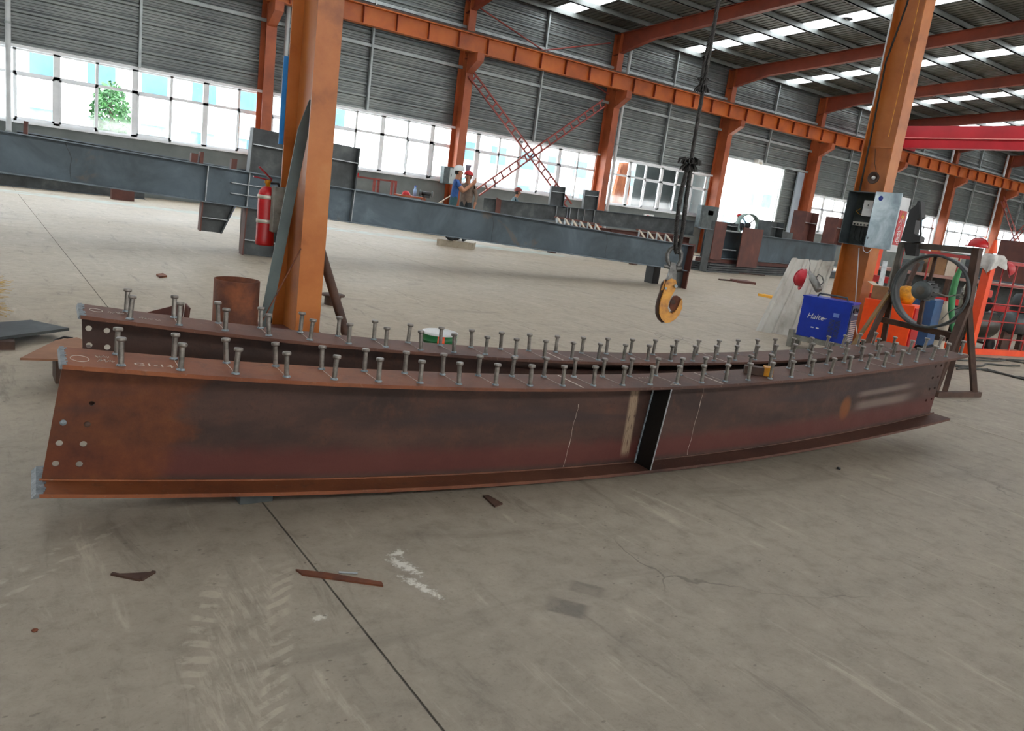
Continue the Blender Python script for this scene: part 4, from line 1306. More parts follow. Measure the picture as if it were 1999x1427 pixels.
def welder():
    # box seen at a corner: long side toward the camera, vented front to the right
    P = Vector((8.93, 5.37, 0.17))            # nearest lower corner (between side and vented front)
    u = (Vector((8.73, 6.03, 0)) - Vector((8.93, 5.37, 0))).normalized()      # along the long side, away to the left
    n = Vector((u.y, -u.x, 0))                # along the vented front, away to the right
    if n.x < 0: n = -n
    Ls, Wd, Ht = 0.60, 0.34, 0.50
    Fm = frame(P, u, (0, 0, 1))               # x left, y up
    t = thing('welding_machine', 'blue welding machine with white lettering on a low grey stand', 'welder', (P.x, P.y, 0.17))
    g = lambda a, b, z: P + u * a + n * b + Vector((0, 0, z))
    MB().prism([g(0, 0, 0), g(Ls, 0, 0), g(Ls, Wd, 0), g(0, Wd, 0)], (0, 0, Ht)).build('case', 'blue', t)
    # vented front panel
    pn = MB().prism([g(-0.012, 0.015, 0.01), g(0, 0.015, 0.01), g(0, Wd - 0.015, 0.01), g(-0.012, Wd - 0.015, 0.01)], (0, 0, Ht - 0.02)).build('front_panel', pm('slate_panel', [(0.3, '#2a3350'), (0.7, '#39456a')], 5, 3, 0.5), t)
    for k in range(10):
        z = 0.03 + 0.028 * k
        MB().prism([g(-0.018, 0.04, z), g(-0.012, 0.04, z), g(-0.012, Wd - 0.04, z), g(-0.018, Wd - 0.04, z)], (0, 0, 0.013)).build('vent_slat', 'chrome', pn)
    for (b, z, r) in ((0.08, 0.42, 0.03), (0.17, 0.43, 0.022), (0.25, 0.42, 0.022), (0.15, 0.37, 0.012), (0.23, 0.37, 0.012)):
        MB().cyl(g(-0.03, b, z), g(-0.012, b, z), r, 12).build('knob', 'black' if r > 0.02 else 'white', pn)
    # lid edge, handle
    MB().prism([g(-0.015, -0.005, Ht), g(Ls + 0.01, -0.005, Ht), g(Ls + 0.01, Wd + 0.005, Ht), g(-0.015, Wd + 0.005, Ht)], (0, 0, 0.018)).build('lid', 'blue', t)
    MB().tube([g(0.1, 0.17, Ht + 0.018), g(0.12, 0.17, Ht + 0.06), g(0.46, 0.17, Ht + 0.06), g(0.48, 0.17, Ht + 0.018)], 0.012, 8).build('handle', 'boxgrey', t)
    # louvres and print on the long side
    for cidx in range(2):
        for k in range(14):
            a0 = 0.09 + cidx * 0.075
            z = 0.05 + 0.0165 * k
            MB().prism([g(a0, -0.004, z), g(a0 + 0.06, -0.004, z), g(a0 + 0.06, 0, z), g(a0, 0, z)], (0, 0, 0.006)).build('louvre', 'boxin', t)
    # readable from the camera side: x axis runs from left to right
    Fr = lambda a, z: frame(g(a, -0.0025, z), -u, (0, 0, 1))
    text_obj('lettering', 'Haite', 0.098, Fr(0.405, 0.27), 'white', t, 0.001, shear=0.25)
    for (a0, z, w_, h_) in ((0.305, 0.258, 0.022, 0.016), (0.275, 0.258, 0.018, 0.016), (0.262, 0.268, 0.008, 0.006), (0.40, 0.125, 0.035, 0.014), (0.335, 0.125, 0.035, 0.014)):
        MB().prism([g(a0, -0.003, z), g(a0 + w_, -0.003, z), g(a0 + w_, 0, z), g(a0, 0, z)], (0, 0, h_)).build('small_print', 'white', t)
    pl = MB().prism([g(0.125, -0.003, 0.31), g(0.195, -0.003, 0.31), g(0.195, 0, 0.31), g(0.125, 0, 0.31)], (0, 0, 0.05)).build('label_plate', pm('pale_blue_label', [(0.3, '#5f7fd0'), (0.7, '#7f9be0')], 5), t)
    # stand
    s = thing('welder_stand', 'low grey steel stand under the blue welding machine', 'stand', (P.x, P.y, 0))
    zt = 0.168
    for (a, b) in ((-0.02, 0.0), (-0.02, Wd), (Ls + 0.06, 0.0), (Ls + 0.06, Wd)):
        MB().prism([g(a - 0.03, b - 0.03, -0.17), g(a + 0.03, b - 0.03, -0.17), g(a + 0.03, b + 0.03, -0.17), g(a - 0.03, b + 0.03, -0.17)], (0, 0, zt - 0.05 if a < 0 else zt + 0.06)).build('leg', 'oldgrey', s)
    for b in (0.0, Wd):
        MB().prism([g(-0.05, b - 0.025, -0.07), g(Ls + 0.09, b - 0.025, -0.07), g(Ls + 0.09, b + 0.025, -0.07), g(-0.05, b + 0.025, -0.07)], (0, 0, 0.065)).build('side_rail', 'oldgrey', s)
    for a in (-0.03, Ls + 0.07):
        MB().prism([g(a - 0.02, 0.0, -0.065), g(a + 0.02, 0.0, -0.065), g(a + 0.02, Wd, -0.065), g(a - 0.02, Wd, -0.065)], (0, 0, 0.06)).build('end_rail', 'oldgrey', s)
welder()

# bright orange welding set and cardboard box behind
M['carton'] = pm('brown_cardboard', [(0.3, '#7a5a40'), (0.7, '#96724f')], 5, 4, 0.85)
M['carton_top'] = pm('pale_cardboard', [(0.3, '#b8aa98'), (0.7, '#d0c4b2')], 5, 4, 0.85)
def obox(t, name, c, ux_, sx, sy, z0, z1, mat, bev=0.004):
    """upright box centred at c with its x side along ux_"""
    Mx = frame((c[0], c[1], 0), ux_, Vector((-ux_[1], ux_[0], 0)))
    return MB(Mx).box((-sx / 2, -sy / 2, z0), (sx / 2, sy / 2, z1), bev=bev).build(name, mat, t)
fu = Vector((0.25, -0.968, 0))
oc = onx(1736, 630, 10.45)
oc = (oc.x, oc.y)
t = thing('orange_welder', 'bright orange box-shaped welding set behind the fan', 'welder', (oc[0], oc[1], 0))
obox(t, 'case', oc, fu, 0.64, 0.45, 0.09, 0.70, 'hiorange', 0.01)
obox(t, 'end_panel', (oc[0] + fu.x * 0.33, oc[1] + fu.y * 0.33), fu, 0.02, 0.40, 0.12, 0.67, 'red')
for k in range(4):
    q = Vector((oc[0], oc[1], 0)) + fu * (0.24 if k % 2 else -0.24) + Vector((fu.y, -fu.x, 0)) * (0.18 if k // 2 else -0.18)
    MB().cyl((q.x - 0.02, q.y, 0.045), (q.x + 0.02, q.y, 0.045), 0.045, 12).build('wheel', 'rubber', t)
bc = Vector((oc[0], oc[1], 0)) - fu * 0.18
t = thing('cardboard_box', 'open brown cardboard box on the orange welding set', 'box', (bc.x, bc.y, 0.70))
obox(t, 'body', (bc.x, bc.y), fu, 0.2, 0.26, 0.702, 0.88, 'carton')
for s in (-1, 1):
    q = Vector((bc.x, bc.y, 0.88)) + fu * 0.095 * s
    n_ = Vector((fu.y, -fu.x, 0))
    MB().prism([q - n_ * 0.13, q + n_ * 0.13, q + n_ * 0.13 + fu * 0.09 * s + Vector((0, 0, 0.04)), q - n_ * 0.13 + fu * 0.09 * s + Vector((0, 0, 0.04))], (0, 0, 0.004)).build('flap', 'carton_top', t)

# ------------------------------------------------------------------ industrial fan
def fan():
    fu = Vector((0.13, -0.99, 0)).normalized()
    n = Vector((-fu.y, fu.x, 0))              # axis of the ring, away from the camera
    if n.x < 0: n = -n
    Rt, Ra = onx(1907, 490, 8.45), onx(1893, 584, 8.45)      # top and apex of the right side
    Lt, La = onx(1760, 477, 8.35), onx(1742, 562, 8.35)
    R_ = Vector((8.45, 3.66, 0))
    C = onx(1820, 569, 8.40)
    t = thing('industrial_fan', 'large drum fan in a rusty steel frame with motor, at right', 'fan', R_)
    def bar(name, a, b, w=0.05, d=0.05, mat='rust_dark'):
        return MB().bar(a, b, w, d).build(name, mat, t)
    up = Vector((0, 0, 1))
    M['fan_steel'] = pm('fan_frame_steel', [(0.3, '#45413c'), (0.6, '#605a52'), (0.8, '#7a746a')], 6, 6, 0.55, 0.3)
    bar('top_rail', Lt, Rt, 0.05, 0.06, 'fan_steel')
    bar('left_post', La - up * 0.03, Lt + up * 0.02, 0.05, 0.05, 'fan_steel')
    bar('right_post', Ra - up * 0.12, Rt + up * 0.03, 0.085, 0.07)
    f0, f1 = Vector((8.02, 3.715, 0.028)), Vector((8.74, 3.62, 0.028))
    bar('foot_bar', f0, f1, 0.055, 0.055)
    bar('leg', Vector((8.66, 3.64, 0.05)), Ra - up * 0.05, 0.055, 0.05)
    bar('leg', Vector((8.10, 3.78, 0.05)), Ra - n * 0.02 - up * 0.05, 0.07, 0.075)
    bar('leg', Vector((8.20, 3.72, 0.05)), Ra - up * 0.1, 0.05, 0.05)
    bar('foot_bar', Vector((7.95, 4.78, 0.028)), Vector((8.68, 4.70, 0.028)))
    bar('leg', Vector((8.60, 4.68, 0.05)), La - up * 0.02, 0.055, 0.05)
    bar('leg', Vector((8.20, 4.72, 0.05)), La - up * 0.02, 0.05, 0.05)
    MB().bar(Vector((7.98, 4.80, 0.05)), La - up * 0.01, 0.06, 0.02).build('leg', pm('ochre_bar', [(0.3, '#6a5026'), (0.7, '#86683a')], 5), t)
    bar('lower_rail', Vector((8.37, 4.66, 0.62)), Vector((8.43, 3.80, 0.60)), 0.05, 0.06)
    Lp = Lt
    # ring
    m = MB()
    seg = 48
    def rp(a, r, o):
        return C + (fu * math.cos(a) + up * math.sin(a)) * r + n * o
    vs, fs = [], []
    for i in range(seg):
        a = 2 * PI * i / seg
        vs += [rp(a, 0.372, -0.09), rp(a, 0.382, -0.09), rp(a, 0.382, 0.10), rp(a, 0.372, 0.10)]
    for i in range(seg):
        b, c = 4 * i, 4 * ((i + 1) % seg)
        for q in range(4):
            fs.append((b + q, b + (q + 1) % 4, c + (q + 1) % 4, c + q))
    m.add(vs, fs, 0, True).build('shroud_ring', 'steel_dark', t)
    m = MB().tube([rp(2 * PI * i / seg, 0.378, -0.095) for i in range(seg)], 0.014, 6, closed=True)
    m.build('rim', 'steel_dark', t)
    # motor on its bracket
    mc = C - fu * 0.05
    MB().lathe([(0.0, -0.20), (0.085, -0.20), (0.1, -0.18), (0.1, -0.13), (0.092, -0.125), (0.092, 0.08), (0.05, 0.10), (0.02, 0.11), (0.02, 0.16), (0, 0.16)], 20, mc, n).build('motor', 'steel_dark', t)
    for k in range(14):
        a = 2 * PI * k / 14
        d = fu * math.cos(a) + up * math.sin(a)
        MB().bar(mc + d * 0.1 - n * 0.11, mc + d * 0.1 + n * 0.07, 0.005, 0.022, d).build('motor_fin', 'steel_dark', t)
    MB().lathe([(0.045, -0.204), (0.04, -0.207), (0.0, -0.207)], 16, mc, n).build('motor_cap', 'fan_steel', t)
    MB().bar(mc - up * 0.085 - fu * 0.02, mc - up * 0.40, 0.04, 0.04, n).build('motor_strut', 'rust_dark', t)
    MB().bar(mc + up * 0.085, mc + up * 0.37, 0.03, 0.03, n).build('motor_strut', 'rust_dark', t)
    MB().tube([mc + fu * 0.08 - n * 0.1, mc + fu * 0.25 - up * 0.02 - n * 0.1, Ra - fu * 0.07 + up * 0.04 - n * 0.06, Ra - fu * 0.02], 0.008, 6).build('motor_cable', 'oldgrey', t)
    MB().tube([Ra - fu * 0.03, Ra - fu * 0.07 - up * 0.1, Ra - fu * 0.16 - up * 0.16, Ra - fu * 0.22 - up * 0.26], 0.006, 6).build('motor_cable', 'oldgrey', t)
    return t, Rt, Lt, fu, n
fan_t, fR, fL, ffu, fn = fan()
helmet('hard_hat', 'red hard hat sitting on the top right corner of the fan frame', fR + Vector((0, 0, 0.045)), (0, 0, 1), 0.085, 'red', -ffu, fR + Vector((0, 0, 0.035)))

# ------------------------------------------------------------------ floor scraps and other loose things in front
def scrap(name, pts, h_, label, mat='rust_dark', cat='steel scrap', tilt=None):
    q = [onz(*p) for p in pts]
    for i, z in enumerate(tilt or []):
        q[i].z += z
    c = sum(q, Vector()) / len(q)
    return tag(MB().prism(q, (0, 0, h_)).build(name, mat, base=(c.x, c.y, 0)), label, cat)
m = MB()
q = [onz(*p) for p in ((218, 1122), (275, 1134), (301, 1118))]
m.bar(q[0] + Vector((0, 0, 0.004)), q[1] + Vector((0, 0, 0.004)), 0.012, 0.008).bar(q[1] + Vector((0, 0, 0.004)), q[2] + Vector((0, 0, 0.004)), 0.012, 0.008)
m.prism([q[0] + Vector((0, 0, 0.001)), q[1] + Vector((0, 0, 0.001)), q[2] + Vector((0, 0, 0.001))], (0, 0, 0.003))
tag(m.build('plate_offcut', 'rust_dark', base=q[1]), 'small bent dark steel offcut on the floor at left front', 'steel scrap')
scrap('strip_offcut', [(577, 1114), (590, 1124), (748, 1146), (745, 1139), (640, 1121)], 0.007, 'long pointed brown steel strip on the floor across the joint', 'rust')
a, b = onz(661, 1119), onz(698, 1121)
tag(MB().cyl(a + Vector((0, 0, 0.004)), b + Vector((0, 0, 0.004)), 0.004, 8).build('rod_offcut', 'steel_edge', base=a), 'short thin metal rod beside the brown strip', 'rod')
scrap('flat_offcut', [(943, 970), (953, 969), (981, 985), (966, 991)], 0.008, 'small dark rectangular offcut just in front of the nearer girder', 'rust_dark')
a = onz(962, 1122)
tag(MB().lathe([(0.0, 0.0), (0.008, 0.001), (0.009, 0.004), (0.005, 0.007), (0, 0.007)], 8, onz(68, 1232)).build('nut', 'rust', base=onz(68, 1232)), 'tiny rusty nut on the floor at far left front', 'nut')
tag(MB().lathe([(0.0, 0.0), (0.012, 0.001), (0.013, 0.012), (0.0, 0.014)], 8, onz(1637, 916)).build('nut', 'black', base=onz(1637, 916)), 'tiny black nut on the floor right of the nearer girder', 'nut')
scrap('floor_chip', [(305, 538), (318, 536), (326, 541), (312, 543)], 0.02, 'small brown chip on the floor between column and left edge', 'rust')
m = MB()
m.prism([onz(*p) for p in ((-60, 700), (0, 681), (135, 661), (60, 645), (-60, 655))], (0, 0, 0.02))
o = m.build('steel_plate', 'steel_dark'); o.location.z = 0.06; tag(o, 'dark grey steel plate propped on the floor at left edge', 'steel plate')
tag(MB().box((-0.02, 5.95, 0), (0.25, 6.5, 0.058)).build('timber_packer', 'rust_dark', base=(0.1, 6.2, 0)), 'dark packer beneath the steel plate at left edge', 'packing block')
q = [ond(*p) for p in ((39, 703, 4.55), (110, 668, 4.85), (165, 668, 4.8), (170, 704, 4.4))]
zz = 0.19
q = [onz(p[0], p[1], zz) for p in ((39, 703), (110, 667), (150, 662), (165, 668), (150, 706))]
tag(MB().prism(q, (0, 0, 0.012)).build('brown_plate', pm('brown_flat_plate', [(0.3, '#7c543c'), (0.6, '#93684c'), (0.8, '#a57b5c')], 4, 5, 0.7), base=(q[1].x, q[1].y, zz)), 'thin pointed brown plate sticking out left of the girders', 'steel plate')
c = sum(q, Vector()) / len(q)
tag(MB().box((c.x - 0.05, c.y - 0.1, 0), (c.x + 0.15, c.y + 0.1, zz - 0.001)).build('timber_packer', 'rust_dark', base=(c.x, c.y, 0)), 'dark packer beneath the pointed brown plate', 'packing block')
pts = [onz(*p, 0.13) for p in ((98, 690), (99, 675), (108, 664), (125, 658), (142, 660))]
tag(MB().tube(pts, 0.007, 6).build('hose_loop', 'rubber', base=pts[0]), 'thin dark hose loop left of the girders', 'hose')
# straw broom head at the left edge
def straw():
    c = Vector((0.0, 7.1, 0))
    t = thing('straw_broom', 'yellow straw broom head at the left edge of the floor', 'broom', (0.0, 7.1, 0))
    M['straw'] = pm('dry_straw', [(0.3, '#a98748'), (0.6, '#c9a862'), (0.8, '#dcc084')], 30, 3, 0.9)
    m = MB()
    for i in range(260):
        a = random.uniform(-0.9, 0.9)
        ln = random.uniform(0.25, 0.48)
        z0 = random.uniform(0.02, 0.16)
        p = c + Vector((-0.18, random.uniform(-0.06, 0.1), z0))
        e = p + Vector((ln * math.cos(a), ln * math.sin(a) * 0.6, random.uniform(-z0, 0.22)))
        e.z = max(e.z, 0.006)
        m.tube([p, p.lerp(e, 0.5) + Vector((0, 0, 0.02)), e], [0.004, 0.003, 0.0015], 3, cap=False)
    o = m.build('bristles', 'straw', t)
    o['kind'] = 'stuff'
    MB().tube([c + Vector((-0.9, -0.2, 0.75)), c + Vector((-0.12, 0.02, 0.1))], 0.014, 8).build('broom_stick', 'carton', t)
straw()
# yellow-orange bar on the floor beyond the right column
a, b = onz(1490, 576), onz(1526, 584)
tag(MB().box((14.50, 10.35, 0.0), (14.60, 11.0, 0.05)).box((14.66, 10.35, 0), (14.72, 11.0, 0.05)).build('orange_bar', pm('orange_yellow_paint', [(0.3, '#e8a020'), (0.7, '#f4b840')], 4), base=(14.6, 10.7, 0)), 'bright orange-yellow bar lying on the floor left of the white sheet', 'steel bar')
# ------------------------------------------------------------------ fabricated steel lying across the hall
def hbeam(t, a, b, dp, wd, mat, tf=0.014, tw=0.01, edge=None):
    """welded H member: a, b are the ends of the bottom centre line; web upright"""
    a, b = Vector(a), Vector(b)
    d = (b - a).normalized()
    s = d.cross(Vector((0, 0, 1))).normalized()
    u = s.cross(d)
    def q(p, o, z0, z1, w):
        return [p + s * (o - w / 2) + u * z0, p + s * (o + w / 2) + u * z0, p + s * (o + w / 2) + u * z1, p + s * (o - w / 2) + u * z1]
    MB().prism(q(a, 0, 0, tf, wd), b - a).build('bottom_flange', edge or mat, t)
    MB().prism(q(a, 0, dp - tf, dp, wd), b - a).build('top_flange', edge or mat, t)
    MB().prism(q(a, 0, tf, dp - tf, tw), b - a).build('web', mat, t)
    return d, s, u
def stub(t, c, d, s, u, dx, ht, wd, mat, plate_mat=None, shear=0.0, mid=0.55):
    """short H bracket welded on: c base centre, dx between its flanges along d, ht along u"""
    c = Vector(c)
    tf = 0.02
    for sg in (-1, 1):
        o = c + d * (dx / 2 * sg)
        e = u * ht + d * (shear if sg > 0 else 0.0)
        MB().prism([o - s * wd / 2 - d * tf / 2, o + s * wd / 2 - d * tf / 2, o + s * wd / 2 + d * tf / 2, o - s * wd / 2 + d * tf / 2], e).build('bracket_flange', plate_mat if (plate_mat and sg < 0) else mat, t)
    MB().prism([c - d * dx / 2 - s * 0.006, c + d * dx / 2 - s * 0.006, c + d * (dx / 2 + shear) - s * 0.006 + u * ht, c - d * dx / 2 - s * 0.006 + u * ht], s * 0.012).build('bracket_web', mat, t)
    k = mid
    for sg in (-1, 1):
        o = c + u * ht * k
        MB().prism([o - d * dx / 2 + s * 0.006 * sg, o + d * (dx / 2 + shear * k) + s * 0.006 * sg, o + d * (dx / 2 + shear * k) + s * wd / 2 * sg, o - d * dx / 2 + s * wd / 2 * sg], u * 0.014).build('bracket_stiffener', 'steel_edge', t)
M['edge_pale'] = pm('pale_mill_edge', [(0.3, '#59636a'), (0.6, '#76828a'), (0.8, '#98a4aa')], 2, 4, 0.4, 0.35)
def grey_column():
    A, B = ond(-160, 313, 9.95), ond(1334, 528, 16.62)
    t = thing('steel_column_member', 'long blue-grey H-section column lying on its brackets across the hall', 'steel member', (6, 12.2, 0))
    d, s, u = hbeam(t, A, B, 0.55, 0.26, 'steel_blue', 0.016, 0.01, 'edge_pale')
    ln = (B - A).length
    def along(px, py=None):
        # parameter where the member passes image column px at its bottom edge
        best = min(range(400), key=lambda i: abs(proj_x(A.lerp(B, i / 399)) - px))
        return A.lerp(B, best / 399)
    def proj_x(p):
        v = p - CAM
        return CX + FPX * v.dot(_rt) / v.dot(_fw)
    # joint station with upper and lower brackets
    pB = along(512)
    stub(t, pB + u * 0.55, d, s, u, 0.52, 0.66, 0.26, 'steel_dark', None, 0.0, 0.62)
    stub(t, pB, d, s, -u, 0.50, pB.z - 0.005, 0.26, 'steel_dark', 'primer', 0.0, 0.66)
    pA = along(425)
    stub(t, pA, d, s, -u, 0.46, 0.44, 0.24, 'steel_dark', 'primer', -0.16, 0.5)
    MB().bar(pA + d * 0.25 - u * 0.01, pA + d * 0.09 - u * 0.43, 0.02, 0.05, s).build('blue_edge', 'blue', t)
    pC = along(652)
    stub(t, pC + u * 0.55, d, s, u, 0.50, 0.66, 0.26, 'steel_dark', None, 0.0, 0.62)
    for p_ in (pB - d * 0.26, pB + d * 0.26, pA - d * 0.2, pC - d * 0.25, pC + d * 0.25):
        for sg in (-1, 1):
            MB().prism([p_ + s * 0.006 * sg + u * 0.016, p_ + s * 0.12 * sg + u * 0.016, p_ + s * 0.12 * sg + u * 0.534, p_ + s * 0.006 * sg + u * 0.534], d * 0.012).build('stiffener', 'steel_edge', t)
    for k in (0.33, 0.62):
        a_ = pB + u * 0.55 * k - s * 0.0
        MB().prism([a_ - d * 0.5 + s * 0.006, a_ + d * 0.26 + s * 0.006, a_ + d * 0.26 + s * 0.12, a_ - d * 0.5 + s * 0.08], u * 0.012).build('stiffener', 'steel_edge', t)
    # curved splice weld lines on the web, raised very slightly
    for px in (138, 960, 1180):
        p_ = along(px)
        MB().tube([p_ + s * 0.0055 + u * (0.02 + 0.51 * i / 8) + d * (-0.06 * i / 8 * (1 + 0.6 * math.sin(i))) for i in range(9)], 0.004, 4).build('weld_seam', 'steel_dark', t)
    # end plate that carries the right end
    e = B
    MB().prism([e + s * 0.19 - u * 0.0, e - s * 0.19 - u * 0.0, e - s * 0.19 + u * 0.58, e + s * 0.19 + u * 0.58], d * 0.02).build('end_plate', 'primer', t)
    MB().prism([Vector((e.x, e.y, 0)) + s * 0.16, Vector((e.x, e.y, 0)) - s * 0.16, e - s * 0.16, e + s * 0.16], d * 0.03).build('end_bracket', 'primer', t)
    MB().prism([Vector((e.x, e.y, 0)) + s * 0.006 - d * 0.25, Vector((e.x, e.y, 0)) + s * 0.006, e + s * 0.006, e + s * 0.006 - d * 0.35], s * 0.012).build('end_bracket_web', 'steel_dark', t)
    # small tabs on the upper flange
    for px, h_, w_ in ((46, 0.17, 0.05), (370, 0.13, 0.09), (385, 0.17, 0.05), (448, 0.15, 0.08)):
        p_ = along(px) + u * 0.55
        MB().prism([p_ - d * w_ / 2 + s * 0.12, p_ + d * w_ / 2 + s * 0.12, p_ + d * w_ / 2 - s * 0.05, p_ - d * w_ / 2 - s * 0.05], u * h_).build('cleat', 'primer', t)
    return along, d, s, u
along, gd, gs, gu = grey_column()
# second member just behind, whose upper flange shows as the dark line above
t = thing('steel_column_member', 'dark H-section member lying close behind the long blue-grey one', 'steel member', (6, 12.9, 0))
A, B = ond(30, 318, 10.9) - Vector((0, 0, 0.1)), ond(1290, 512, 17.0) - Vector((0, 0, 0.1))
hbeam(t, A, B, 0.55, 0.24, 'steel_dark', 0.016, 0.01, 'edge_pale')
for px_ in (0.268, 0.985):
    p_ = A.lerp(B, px_)
    MB().box((p_.x - 0.1, p_.y - 0.12, 0.0), (p_.x + 0.1, p_.y + 0.12, p_.z - 0.002)).build('prop', 'rust_dark' if px_ < 0.5 else 'black', t)

# brown block on the floor, beam stack at the wall, painted aisle line
b0 = onz(240, 391)
o = tag(MB().box((b0.x - 0.28, b0.y, 0), (b0.x + 0.28, b0.y + 0.25, 0.32), bev=0.004).build('steel_block', 'primer', base=(b0.x, b0.y, 0)), 'brown steel block on the floor under the long blue-grey member', 'block')
def at_floor(px, py):
    return onz(px, py)
for i_, (y_, z_) in enumerate(((25.3, 0.0), (25.3, 0.33), (25.72, 0.0), (25.72, 0.33))):
    t = thing('stored_beam', ['lower front beam in the stack along the far wall at left', 'upper front beam in the stack along the far wall at left', 'lower rear beam in the stack along the far wall at left', 'upper rear beam in the stack along the far wall at left'][i_], 'beam', (-2, y_, z_), 'beams stored along the far wall')
    hbeam(t, (-9.0, y_, z_), (4.3 - 0.3 * i_, y_, z_), 0.32, 0.3, 'steel_dark', 0.014, 0.01, 'steel_blue')
lp = [onz(*p) for p in ((-60, 356), (100, 377), (378, 413), (754, 461))]
vs, fs = [], []
for p in [(-8, 22.7), (1.0, 22.7), (2.2, 22.6), (5.2, 21.3), (9.0, 19.2), (14, 17.6)]:
    pass
M['cyan_paint'] = pm('worn_pale_cyan_paint', [(0.38, '#a39a8a'), (0.52, '#a6aea6'), (0.72, '#adbcb6')], 3, 7, 0.7)
lpts = [(-6, 23.4), (0.5, 23.0), (3, 22.2), (6, 20.9), (9.5, 19.3), (14, 17.6)]
for (x_, y_) in lpts:
    vs += [(x_, y_ - 0.55, 0.0012), (x_, y_ + 0.55, 0.0012)]
for i in range(len(lpts) - 1):
    fs.append((2 * i, 2 * i + 2, 2 * i + 3, 2 * i + 1))
MB().add(vs, fs).build('painted_line', 'cyan_paint', fl)

# farther members behind the workers
def far_member():
    t = thing('steel_column_member', 'dark grey H-section member with two upright brackets before the cross brace', 'steel member', (14, 18, 0.6))
    A, B = ond(942, 416, 24.5), ond(1352, 460, 25.6)
    d, s, u = hbeam(t, A, B, 0.48, 0.28, 'steel_dark', 0.014, 0.01, 'steel_blue')
    def at(px):
        return min((A.lerp(B, i / 300) for i in range(301)), key=lambda p: abs(CX + FPX * (p - CAM).dot(_rt) / (p - CAM).dot(_fw) - px))
    for px in (1082, 1146):
        stub(t, at(px) + u * 0.48, d, s, u, 0.44, 0.60, 0.3, 'steel_dark', None, 0, 0.7)
    for px in (1083, 1103, 1109, 1124, 1136, 1156):
        p_ = at(px)
        MB().prism([p_ + s * 0.006 + u * 0.014, p_ + s * 0.12 + u * 0.014, p_ + s * 0.12 + u * 0.466, p_ + s * 0.006 + u * 0.466], d * 0.012).build('stiffener', 'steel_edge', t)
    p_ = at(965)
    MB().prism([p_ + s * 0.2 - u * 0.12, p_ + s * 0.2 + d * 0.16 - u * 0.12, p_ + s * 0.2 + d * 0.16 + u * 0.47, p_ + s * 0.2 + u * 0.53], -s * 0.02).build('end_plate', 'primer', t)
    for px in (1000, 1290):
        p_ = at(px)
        MB().box((p_.x - 0.12, p_.y - 0.12, 0), (p_.x + 0.12, p_.y + 0.12, p_.z - 0.002)).build('prop', 'rust_dark', t)
far_member()
def zig(label, px0, px1, py0, py1, dep0, dep1, n):
    """angle-iron lattice strip with zig-zag lacing"""
    A, B = ond(px0, py0, dep0), ond(px1, py1, dep1)
    t = thing('lattice_strip', label, 'lattice', (A + B) / 2)
    d = (B - A).normalized()
    up = Vector((0, 0, 1))
    MB().bar(A, B, 0.12, 0.05).build('chord', 'primer', t)
    MB().bar(A + d * 0.05 + up * 0.24 + Vector((0.05, 0.22, 0)), B + up * 0.24 + Vector((0.05, 0.22, 0)), 0.05, 0.05).build('chord', 'primer', t)
    for k in range(n):
        a = A.lerp(B, (k + 0.1) / n)
        b = A.lerp(B, (k + 0.5) / n) + up * 0.24 + Vector((0.05, 0.2, 0))
        c = A.lerp(B, (k + 0.95) / n)
        MB().bar(a, b, 0.05, 0.025).build('lacing', 'steel_edge', t)
        MB().bar(b, c, 0.09, 0.02).build('lacing', 'carton_top', t)
    for e in (A, B):
        MB().box((e.x - 0.1, e.y - 0.08, 0), (e.x + 0.1, e.y + 0.08, e.z - 0.026)).build('prop', 'rust_dark', t)
zig('pale zig-zag lattice strip lying left behind the long blue-grey member', 1084, 1174, 440, 455, 22.6, 23.0, 6)
zig('brown zig-zag lattice strip lying right behind the long blue-grey member', 1244, 1330, 465, 478, 22.2, 22.5, 5)
def red_members():
    for i_, (a, b, lb) in enumerate((((1062, 442, 23.6), (1345, 473, 24.4), 'dark red primed beam on the floor below the dark grey member'),
                                     ((1182, 462, 22.9), (1240, 470, 23.0), 'short dark red primed piece with a dark opening, right of the pale lattice'))):
        A, B = ond(*a), ond(*b)
        t = thing('primed_beam', lb, 'beam', (A + B) / 2)
        d, s, u = hbeam(t, Vector((A.x, A.y, A.z - 0.15)), Vector((B.x, B.y, B.z - 0.15)), 0.3, 0.22, 'primer', 0.014, 0.01)
        for e in (A, B):
            MB().box((e.x - 0.1, e.y - 0.1, 0), (e.x + 0.1, e.y + 0.1, e.z - 0.152)).build('prop', 'rust_dark', t)
        for k in (0.2, 0.45, 0.7):
            p_ = A.lerp(B, k) - Vector((0, 0, 0.15))
            MB().prism([p_ + s * 0.006 + u * 0.014, p_ + s * 0.1 + u * 0.014, p_ + s * 0.1 + u * 0.286, p_ + s * 0.006 + u * 0.286], d * (0.4 if i_ and k == 0.45 else 0.012)).build('stiffener', 'primer' if not i_ else 'steel_dark', t)
red_members()

